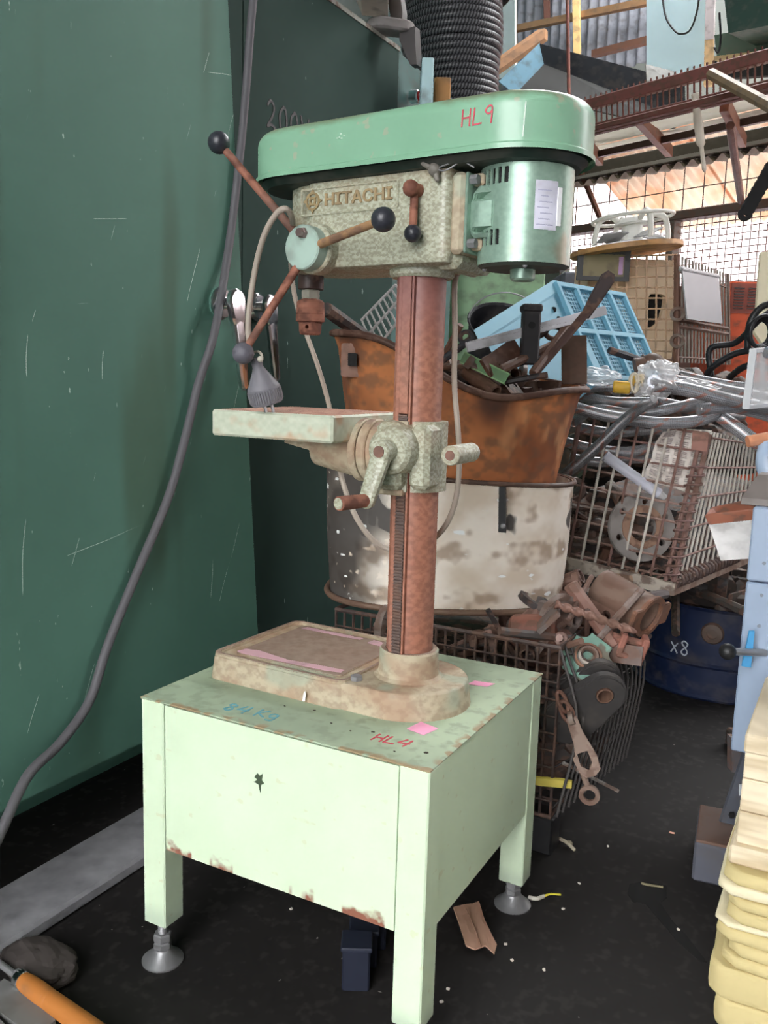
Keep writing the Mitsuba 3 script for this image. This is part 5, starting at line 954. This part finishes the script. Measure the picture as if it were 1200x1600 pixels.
heap(26, lambda i: P(RNG.uniform(960, 1165), RNG.uniform(596, 640), RNG.uniform(2.62, 2.8)), 'under the braided hoses', .8, 1.3, pal=[(72, 64, 60), (92, 84, 78), (56, 52, 50)])
single('scrap_mound', crumple(P(1040, 655, 3.55)-V(0, 0, .1), .38, .18, .26, 21, 4), 'vc_rusty', 'dark mound of mixed scrap behind the hoses and basket', 'scrap', col=c(52, 47, 45), smooth=False); labels['scrap_mound']['kind'] = 'stuff'
# ---------------------------------------------------------------- farther wire basket with the fan on it
k = thing('tall_wire_basket', 'tall rusty wire basket holding a cardboard box under the fan', 'basket')
A, Bq, Cq, D = P(905, 402, 4.35), P(1058, 398, 4.15), P(1056, 566, 4.15), P(905, 560, 4.35); S1, S2 = P(1136, 428, 4.75), P(1138, 570, 4.75)
for i in range(11): t = i/10; part(k, 'front_wire', rod(lerp(A, Bq, t), lerp(D, Cq, t), .0048, 6), 'vc_dirty', col=c(206, 170, 140))
for i in range(11): t = i/10; part(k, 'cross_wire', rod(lerp(A, D, t), lerp(Bq, Cq, t), .0045, 6), 'vc_dirty', col=c(206, 170, 140))
for i in range(16): t = (i+.5)/16; part(k, 'side_wire', rod(lerp(Bq, S1, t), lerp(Cq, S2, t), .0050, 6), 'vc_dirty', col=c(158, 150, 144))
for t in (.15, .6, .66, .95): part(k, 'side_rail', rod(lerp(Bq, Cq, t), lerp(S1, S2, t), .010 if t in (.6, .66) else .005, 6), 'vc_rusty', col=c(104, 86, 78))
part(k, 'corner_post', rod(Bq, Cq, .014, 8), 'vc_rusty', col=c(120, 84, 70)); part(k, 'corner_post', rod(S1, S2, .012, 8), 'vc_rusty', col=c(110, 90, 80))
for t in (.55, .8): part(k, 'latch_knot', put(lathe([(.02, -.008), (.034, -.008), (.034, .008), (.02, .008), (.02, -.008)], 12), axisframe(lerp(Bq, Cq, t)-FH*.02, FH+AX*.5)), 'vc_rusty', col=c(120, 104, 94))
single('steel_crate', put(bx(-.33, .30, .0, .6, 0, min(q[2] for q in (D, Cq, S2))-.02, .006), frame(P(990, 560, 4.28)*V(1, 1, 0), AX, FH)), 'vc_rusty', 'dark steel crate under the tall basket, behind the hoses', 'crate', col=c(84, 74, 70))
k = thing('cardboard_box', 'brown cardboard box with a torn hole inside the tall basket', 'box'); M_ = frame(P(1000, 560, 4.38), AX, FH)
wb = lambda px: (P(px, 480, 4.38)-P(1000, 480, 4.38))@AX
hb_ = P(1000, 405, 4.38)[2]-P(1000, 560, 4.38)[2]
part(k, 'body', put(xpart(bx(wb(912), wb(1050), 0, .35, 0, hb_), hullm(box(.05, .1, .13, (wb(1018), 0, hb_*.52)), box(.02, .1, .02, (wb(1012), 0, hb_*.34)), box(.08, .1, .03, (wb(1020), 0, hb_*.6)))), M_), 'vc_matt', col=c(234, 210, 182), smooth=False)
part(k, 'tape', put(bx(wb(925), wb(950), -.003, 0, hb_*.05, hb_*.62), M_), 'vc', 'brown tape', col=c(190, 146, 92))
part(k, 'torn_hole', put(bx(wb(1007), wb(1032), .044, .0495, hb_*.32, hb_*.68), M_), 'dark', 'dark plate as shade in the hole')  # dark plate painted as the shade inside; the box itself is solid
k = thing('framed_board', 'small dark framed board leaning on the basket behind the crate', 'board'); M_ = frame(P(942, 415, 4.25), AX, V(0, 0, 1))
part(k, 'board', put(prism(sbox(-.10, -.055, .10, .055), .012), M_), 'vc_dirty', col=c(150, 138, 110), smooth=False); part(k, 'frame', put(prism(sbox(-.12, -.07, .12, .07).difference(sbox(-.095, -.05, .095, .05)), .02), M_), 'vc', 'dark frame', col=c(92, 90, 92), smooth=False)
part(k, 'sticker', put(prism(sbox(.07, -.04, .09, .04), .014), M_), 'vc', 'lilac sticker', col=c(196, 160, 200))
k = thing('grey_sheet', 'grey painted metal sheet hanging on the side of the tall basket', 'sheet')
part(k, 'sheet', quadslab(P(1064, 420, 4.05), P(1121, 432, 4.42), P(1127, 506, 4.42), P(1072, 499, 4.05), .006), 'vc', col=c(150, 151, 155), smooth=False); part(k, 'flange', hullm(ball(P(1064, 420, 4.05), .012, 1), ball(P(1121, 432, 4.42), .012, 1)), 'vc', col=c(176, 176, 178))
k = thing('wooden_ring', 'plywood ring board lying on the tall basket under the white fan', 'board')
c0 = P(978, 402, 4.3)+V(0, 0, .02); tl = unit(AX+V(0, 0, .12)); part(k, 'board', put(prism(Point(0, 0).buffer(.255, 40), .022, b=.003), frame(c0, tl, FH)), 'vc_dirty', col=c(196, 148, 98))
part(k, 'dusty_cover', put(lathe([(0, .05), (.07, .05), (.16, .036), (.23, .024), (.235, .0225), (0, .0225)], 40), frame(c0, tl, FH)), 'vc_dirty', 'grey dusty cone', col=c(176, 174, 172))
k = thing('fan', 'white fan motor with grey blades and a plastic guard ring on the plywood', 'fan'); M_ = frame(c0+V(0, 0, .045)+AX*.02, tl*.85, FH*.85, V(0, 0, .95))
part(k, 'hub', put(cyl((0, 0, 0), (0, 0, .085), .062, .055, 28, .006), M_), 'vc', 'white motor hub', col=c(226, 226, 220)); part(k, 'top_plate', put(cyl((0, 0, .085), (0, 0, .115), .10, .085, 28, .006), M_), 'vc', col=c(232, 232, 226))
for j in range(4):
    t = j*PI/2+.5; bl = prism(Polygon([(.05, -.03), (.12, -.05), (.2, -.05), (.21, .02), (.12, .035), (.05, .03)]).buffer(.004), .006)
    part(k, 'blade', put(put(bl, trimesh.transformations.rotation_matrix(.4, (1, 0, 0))), M_ @ trimesh.transformations.rotation_matrix(t, (0, 0, 1)) @ frame((0, 0, .03))), 'vc_dirty', 'grey blade', col=c(168, 168, 168))
for j in range(4):
    t = j*PI/2+.2; d = V(math.cos(t), math.sin(t), 0)
    part(k, 'guard_arm', put(tube([d*.08+V(0, 0, .1), d*.13+V(0, 0, .13), d*.19+V(0, 0, .11), d*.215+V(0, 0, .04), d*.215], .016, 8, 4), M_), 'vc', 'white guard arm', smooth=True, col=c(226, 224, 216))
part(k, 'guard_arm', put(tube([V(.215*math.cos(t), .215*math.sin(t), .115) for t in np.linspace(0, 2*PI, 20)], .009, 8, 2), M_), 'vc', 'white guard ring', smooth=True, col=c(222, 220, 212))
k = thing('orange_machine', 'red-orange machine cabinet with louvres behind the tall basket', 'machine'); M_ = frame(P(1170, 560, 5.3)*V(1, 1, 0), AX, FH); zt_ = P(1170, 440, 5.3)[2]
part(k, 'body', put(bx(-.14, .4, 0, .6, 0, zt_, .01), M_), 'vc_dirty', col=c(226, 104, 70)); part(k, 'upper_panel', put(bx(-.135, .39, -.004, .02, zt_-.18, zt_-.01), M_), 'vc_dirty', 'red-brown upper panel', col=c(168, 92, 80))
for a in range(4):
    for j in range(8): part(k, 'louvre', put(bx(-.12+.08*a, -.065+.08*a, -.012, 0, zt_-.155+.016*j, zt_-.148+.016*j), M_), 'vc', col=c(92, 78, 78))
for px, lbl in ((905, 'pinkish machine seen behind the wire mesh beside the motor'),):
    single('grey_machine', put(bx(-.12, .3, 0, .4, 0, P(px, 425, 5.4)[2], .01), frame(P(px, 560, 5.4)*V(1, 1, 0), AX, FH)), 'vc_dirty', 'grey-blue machine behind the light blue crate', 'machine', col=c(120, 124, 136))
single('cream_board', quadslab(P(1186, 398, 3.4), P(1240, 390, 3.4), P(1230, 600, 3.2), P(1176, 522, 3.3), .02), 'vc', 'cream board leaning at the right edge', 'board', col=c(232, 220, 190), smooth=False)
for pts, lbl in (([(1098, 600, 2.75), (1112, 575, 2.7), (1150, 552, 2.65), (1190, 548, 2.6), (1230, 560, 2.6)], 'black cable curving over the dark sheet to the right edge'),
                 ([(1112, 590, 2.85), (1110, 545, 2.85), (1150, 535, 2.8), (1186, 500, 2.7), (1215, 480, 2.7)], 'black cable looping up in front of the orange machine'),
                 ([(1168, 545, 2.5), (1172, 505, 2.5), (1190, 480, 2.5), (1220, 470, 2.5)], 'black cable loop at the right edge beside the cream board'),
                 ([(1120, 620, 2.8), (1140, 590, 2.7), (1175, 570, 2.6), (1225, 585, 2.6)], 'lower black cable behind the clear cover')):
    single('black_cable', tube([P(*p_) for p_ in pts], .0095, 8), 'black', lbl, 'cable', smooth=True)
single('black_coil', cat([put(tube([V((.035+.004*j)*math.cos(t), (.035+.003*j)*math.sin(t), .008*j) for t in np.linspace(0, 2*PI, 16)], .006, 6, 2), frame(P(1186, 520, 2.45), unit(AX+FH*.3), V(0, 0, 1))) for j in range(4)]), 'black', 'small coil of black cable hanging at the right edge', 'cable', smooth=True)
# ---------------------------------------------------------------- right-hand machine and its fittings
k = thing('blue_grey_machine', 'blue-grey machine cabinet cut by the right edge', 'machine')
Q = P(1177, 790, 1.62); M_ = frame(Q*V(1, 1, 0)); z0, zs, z1 = .30, P(1177, 908, 1.62)[2], P(1177, 792, 1.62)[2]
def onside(x, y): return aty(x, y, Q[1])
part(k, 'upper_panel', put(bx(0, .5, 0, .4, zs+.0015, z1, .003), M_), 'vc', 'upper blue-grey panel', col=c(142, 158, 180)); part(k, 'lower_panel', put(bx(.0, .5, 0, .4, z0, zs-.0015, .003), M_), 'vc', 'lower blue-grey panel', col=c(138, 154, 176))
for px, py in ((1190, 930), (1186, 978), (1194, 880), (1188, 1118)):
    q = onside(px, py); part(k, 'screw', cyl(q, q-V(0, .002, 0), .0032, n=12), 'vc', 'screw', col=c(120, 128, 140))
part(k, 'base_frame', put(bx(.03, .5, .24, .37, 0, z0), M_), 'dark')
part(k, 'top_bracket', hullm(box(.06, .06, .012, P(1188, 782, 1.66)), box(.03, .06, .012, P(1200, 745, 1.7)), box(.03, .06, .012, P(1205, 785, 1.66))), 'vc_dirty', 'dark bracket', col=c(116, 108, 104))
part(k, 'orange_cap', cyl(P(1168, 690, 1.8), P(1200, 684, 1.8), .012, n=12), 'vc_dirty', 'orange cap', col=c(206, 140, 104))
part(k, 'arm', tube([P(1196, 690, 1.8), P(1190, 720, 1.78), P(1198, 752, 1.72)], .012, 8), 'vc_dirty', 'pale blue arm', smooth=True, col=c(160, 178, 200))
bkn = part(k, 'handle_rod', cyl(P(1140, 1018, 1.56), P(1195, 1020, 1.60), .007, n=12), 'vc_metal', 'steel handle rod', col=c(176, 170, 166)); part(bkn, 'knob', ball(P(1137, 1018, 1.56), .0150, 3), 'black', 'black ball knob', smooth=True)
part(k, 'blue_strip', quadslab(P(1170, 985, 1.59), P(1178, 985, 1.59), P(1172, 1042, 1.59), P(1158, 1040, 1.59), .004), 'vc', 'sky blue strip', col=c(76, 150, 200), smooth=False)
k = thing('clear_cover', 'clear plastic box cover in a grey metal frame at the right edge', 'cover')
A, Bq, Cq, D = P(1177, 548, 1.9), P(1215, 545, 1.95), P(1205, 632, 1.95), P(1166, 636, 1.9)
for a, b_ in ((A, D), (A, Bq), (D, Cq)): part(k, 'frame_bar', hullm(box(.014, .014, .008, a), box(.014, .014, .008, b_)), 'vc', 'grey frame bar', col=c(176, 178, 180))
part(k, 'side_pane', quadslab(A+AX*.008, Bq, Cq, D+AX*.008, .002), 'plastic_film', 'clear pane', smooth=False); part(k, 'frame_bar', hullm(box(.010, .010, .008, P(1192, 556, 2.1)), box(.010, .010, .008, P(1190, 625, 2.1))), 'vc', col=c(150, 150, 152))
part(k, 'clip', cyl(P(1196, 550, 1.88), P(1208, 552, 1.88), .012, n=10), 'vc_metal', 'metal clip', col=c(170, 170, 170))
k = thing('white_trough', 'white enamelled trough with a rusty rim tilted beside the basket', 'trough')
rim_ = [P(1103, 806, 2.06), P(1130, 800, 2.2), P(1235, 768, 2.2), P(1235, 790, 1.95)]; rim_[1] = P(1112, 795, 2.22)
lo = [P(1126, 876, 2.04), P(1138, 858, 2.16), P(1235, 845, 2.16), P(1235, 868, 1.98)]
def bilin(q, n=8): return np.vstack([[q[i]+(q[(i+1) % 4]-q[i])*t for t in np.arange(n)/n] for i in range(4)])
ro, lo_ = bilin(rim_), bilin(lo); cm = ro.mean(0); cl = lo_.mean(0)
part(k, 'body', loft([lo_, lo_*.2+ro*.8], cap1=False), 'vc_dirty', 'white enamel body', smooth=40, col=c(226, 224, 222))
part(k, 'rim_band', loft([lo_*.2+ro*.8, ro+(ro-cm)*.02, ro+V(0, 0, .004), ro+(cm-ro)*.07, (lo_*.3+ro*.7)+(cm-ro)*.12, lo_+(cl-lo_)*.2], cap0=False), 'vc_rusty', 'rusty rim and inside', smooth=40, col=c(150, 92, 70))
# steel channel, angled plate, wooden crate, foam stack
k = thing('steel_channel', 'grey steel channel block with a rusty top lying on the floor at right', 'channel'); A = atz(1080, 1376, 0)
dx = unit(atz(1160, 1394, 0)-A); dy = unit(V(-dx[1], dx[0], 0)); hz_ = .088
part(k, 'body', put(bx(0, .30, 0, .17, 0, hz_-.004, .005), frame(A, dx, dy)), 'vc_dirty', col=c(84, 86, 96)); part(k, 'top_face', put(bx(.002, .30, .002, .168, hz_-.006, hz_, .002), frame(A, dx, dy)), 'vc_rusty', 'rusty top face', col=c(112, 92, 84))
k = thing('angled_plate', 'dark blue-grey steel plate leaning on the channel block', 'plate'); q = [P(1168, 1150, 1.76), P(1200, 1150, 1.76), P(1200, 1300, 1.72), P(1123, 1282, 1.72)]
part(k, 'plate', quadslab(*q, .012), 'vc_dirty', col=c(84, 88, 98), smooth=False); part(k, 'slot', put(prism(Point(0, 0).buffer(.006, 8).union(sbox(-.004, -.006, .004, .006)), .004), frame(P(1143, 1273, 1.708), AX, V(0, 0, 1))), 'dark', 'slot')
part(k, 'tab', quadslab(P(1154, 1225, 1.70), P(1166, 1225, 1.70), P(1166, 1242, 1.70), P(1154, 1242, 1.70), .003), 'vc', 'pale tab', col=c(190, 196, 200), smooth=False)
single('steel_angle', quadslab(P(1136, 1146, 2.0), P(1175, 1150, 2.0), P(1172, 1200, 2.0), P(1136, 1198, 2.0), .03), 'vc_rusty', 'rusty grey angle bracket behind the pale crate', 'bracket', col=c(96, 92, 94), smooth=False)
single('base_beam', put(bx(0, .3, 0, .12, 0, .05, .006), frame(P(1160, 1165, 2.25)*V(1, 1, 0), AX, FH)), 'vc_rusty', 'dark rusty base beam behind the angle bracket', 'beam', col=c(70, 60, 56))
k = thing('wooden_crate', 'pale wooden crate standing on the yellow foam stack at the right edge', 'crate')
d_ = 1.27; zt_, zb_ = P(1160, 1145, d_)[2], P(1150, 1345, d_)[2]; M_ = frame(P(1157, 1240, d_)*V(1, 1, 0))
n = 3
for i in range(n):
    z0, z1 = zb_+.03+(zt_-.018-zb_-.03)*i/n, zb_+.03+(zt_-.018-zb_-.03)*(i+1)/n-.0015
    part(k, 'plank', put(bx(.0005*i, .4, 0, .012, z0, z1, .002), M_), 'pale_wood'); part(k, 'side_plank', put(bx(.0005*i, .012, .0125, .3, z0, z1, .002), M_), 'pale_wood')
part(k, 'lid', put(bx(-.001, .412, -.004, .302, zt_-.03, zt_, .003), M_), 'pale_wood', 'lighter lid board'); part(k, 'base_board', put(bx(-.008, .412, -.012, .304, zb_, zb_+.029, .004), M_), 'pale_wood', 'lower board')
fk = thing('foam_stack', 'stack of yellow-beige packing slabs under the pale crate', 'packing slab stack'); M_ = frame(P(1148, 1400, 1.26)*V(1, 1, 0)); ztop = zb_-.002
def fslab(z0, z1, off, sd, col, lbl=None):
    n = 60; t = np.arange(n)/n; pl = np.array([Polygon([(off, -.02), (.45, -.02), (.45, .36), (off, .36)]).buffer(-.02).buffer(.02, 6).exterior.interpolate(a, normalized=True).coords[0] for a in t]); R = []
    for s in (0, .03, .15, .35, .6, .85, .97, 1):
        ins = .006*(1 if s in (0, 1) else .25 if s in (.03, .97) else -math.sin(PI*s)*.7); cxy = pl.mean(0); dd = (pl-cxy)/np.linalg.norm(pl-cxy, axis=1)[:, None]; w = (meshkit.fbm(np.c_[pl*9, np.full(n, (z0+s*(z1-z0))*26+sd)], 3)-.5)*.012
        R.append(np.c_[pl-dd*(ins-w[:, None]), np.full(n, z0+(z1-z0)*s)])
    part(fk, 'slab', put(loft(R), M_), 'vc_matt', lbl, smooth=True, col=c(*col))
cuts = np.array([0, .16, .19, .225, .26, .32, .36, .405, .44, 1.0]); cuts = np.array([0, .22, .42, .50, .58, .66, .70, .78, .85, .92, 1.0])*ztop
for i in range(len(cuts)-1): fslab(cuts[i], cuts[i+1]-.0008, -.012-.012*math.sin(i*1.7) if i != 5 else -.022, i, (200, 184, 134) if i not in (5, 8) else (220, 210, 178), None if i not in (5, 8) else 'lighter slab')
# ---------------------------------------------------------------- on the floor
k = thing('hammer_handle', 'orange wooden tool handle with a steel ferrule at the bottom left corner', 'tool handle'); a, b_ = atz(36, 1532, .035), atz(150, 1615, .028); d = unit(b_-a); L = np.linalg.norm(b_-a)+.03
part(k, 'grip', lathe([(0, 0), (.0125, 0), (.0145, .01), (.0155, .04), (.0150, .06), (.0143, .062), (.0150, .064), (.0150, .068), (.0143, .070), (.0152, .072), (.0165, L-.02), (.013, L), (0, L)], 28, a, d), 'vc_dirty', 'orange varnished grip', col=c(178, 112, 54))
part(k, 'ferrule', cyl(a-d*.014, a+d*.001, .0132, n=20, b=.002), 'chrome', 'steel ferrule'); part(k, 'shaft', cyl(a-d*.2, a-d*.01, .0055, n=12), 'galv', 'steel shaft')
part(k, 'bolster', put(box(.010, .026, .012, (0, 0, -.012), .002), axisframe(a, d)), 'galv')
k = thing('concrete_lump', 'dark broken lump of concrete beside the grey plinth', 'rubble'); q = atz(62, 1502, .02)
rock = trimesh.creation.icosphere(3, 1); v = rock.vertices; rock.vertices = v*(1+.5*(meshkit.fbm(v*2+3, 3)[:, None]-.5))*V(.072, .05, .024)+q; part(k, 'lump', rock, 'vc_matt', smooth=False, col=c(74, 68, 66))
for i, (p0, p1, lbl) in enumerate((((-20, 1560), (48, 1610), 'grey steel bar under the orange handle, nearer the corner'), ((5, 1548), (70, 1606), 'grey steel bar under the orange handle, next to the lump'), ((-30, 1590), (15, 1640), 'pale bar end right in the bottom left corner'))):
    a, b_ = atz(*p0, .012), atz(*p1, .012); single('steel_bar', hullm(box(.022, .022, .02, a), box(.022, .022, .02, b_)), 'vc_dirty', lbl, 'bar', col=c(120, 120, 118))
k = thing('cardboard_scrap', 'torn piece of brown cardboard on the floor beside the stand', 'cardboard')
pl = [atz(x, y, .003) for x, y in ((708, 1424), (748, 1414), (758, 1446), (776, 1482), (772, 1496), (758, 1482), (742, 1488), (728, 1482))]; cz = np.mean(pl, 0)
pp = Polygon([(q[0], q[1]) for q in pl]); g = prism(pp, .003); g = g.subdivide().subdivide(); v = g.vertices; v[:, 2] += .004+.022*np.abs((v[:, 0]-cz[0])*.8+(v[:, 1]-cz[1])*.4)+.006*meshkit.noise(v*40); part(k, 'sheet', g, 'vc_matt', smooth=False, col=c(190, 150, 128))
part(k, 'crease', tube([atz(728, 1420, .014), atz(742, 1450, .012), atz(752, 1480, .012)], .0012, 5, 3), 'vc_matt', 'crease', smooth=True, col=c(160, 122, 102))
k = thing('wire_offcut', 'yellow striped wire end beside the rear foot of the stand', 'wire'); part(k, 'sheath', tube([atz(826, 1402, .006), atz(838, 1404, .008), atz(850, 1400, .007)], .004, 7), 'vc', smooth=True, col=c(196, 192, 180))
part(k, 'strand', tube([atz(848, 1401, .007), atz(860, 1397, .01), atz(876, 1398, .006)], .0022, 6), 'vc', 'yellow strand', smooth=True, col=c(214, 200, 70))
k = thing('wire_offcut', 'pale wire end on the floor behind the stand', 'wire'); part(k, 'sheath', tube([atz(874, 1310, .006), atz(885, 1316, .009), atz(898, 1328, .005)], .004, 7), 'vc_dirty', smooth=True, col=c(180, 170, 150)); part(k, 'end', ball(atz(890, 1318, .008), .007, 1), 'vc_dirty', col=c(150, 140, 120))
for x, y, w, h, lbl in ((556, 1536, .045, .075, 'black square block under the stand, nearest'), (568, 1500, .045, .065, 'black square block under the stand, second'), (584, 1474, .042, .05, 'black square block under the stand, farthest')):
    q = atz(x, y, 0); k = thing('black_block', lbl, 'block'); part(k, 'body', put(box(w, w, h, (0, 0, h/2), .003), frame(q, AX, FH)), 'vc', col=c(30, 34, 48)); part(k, 'cap', put(box(w+.006, w+.006, .008, (0, 0, h), .002), frame(q, AX, FH)), 'vc', col=c(36, 40, 54))
k = thing('floor_hole', 'broken hole and crack in the dark floor at right', 'floor hole'); qs = [atz(x, y, .0006) for x, y in ((985, 1382), (1005, 1378), (1040, 1384), (1040, 1402), (1030, 1410), (1050, 1440), (1070, 1460), (1102, 1502), (1096, 1502), (1060, 1470), (1030, 1435), (1010, 1412), (990, 1408), (982, 1396))]
part(k, 'pit', prism(Polygon([(q[0], q[1]) for q in qs]).buffer(.002), .0006), 'dark'); part(k, 'broken_edge', tube([atz(x, y, .002) for x, y in ((1002, 1380), (1015, 1383), (1036, 1386))], .0028, 5, 3), 'vc_matt', 'pale broken edge', smooth=True, col=c(120, 112, 90))
for i, (x, y) in enumerate(((1050, 1301), (850, 1515), (690, 1565), (1060, 1452), (950, 1322), (790, 1475), (800, 1500), (455, 1420), (700, 1545), (905, 1380), (880, 1420))):
    q = atz(x, y, .002); single('chip', put(box(.012 if i == 0 else .006, .005, .003, b=.0008), frame(q, unit(V(math.cos(i*2), math.sin(i*2), 0)), unit(V(-math.sin(i*2), math.cos(i*2), 0)))), 'vc_matt', ('pinkish wood chip on the dark floor right of the basket', 'tiny pale chip at the near right leg of the stand', 'tiny pale chip at the bottom edge right of the stand leg', 'tiny pale chip beside the crack in the floor', 'tiny pale chip between the wire basket and the crack', 'tiny pale chip just below the torn cardboard', 'tiny pale chip below and right of the torn cardboard', 'tiny pale chip under the front of the stand', 'lone pale chip below the stand, nearest the bottom edge', 'tiny pale chip right of the yellow wire end', 'tiny pale chip below the yellow wire end')[i], 'chip', col=c(206, 196, 186) if i else c(206, 160, 140))
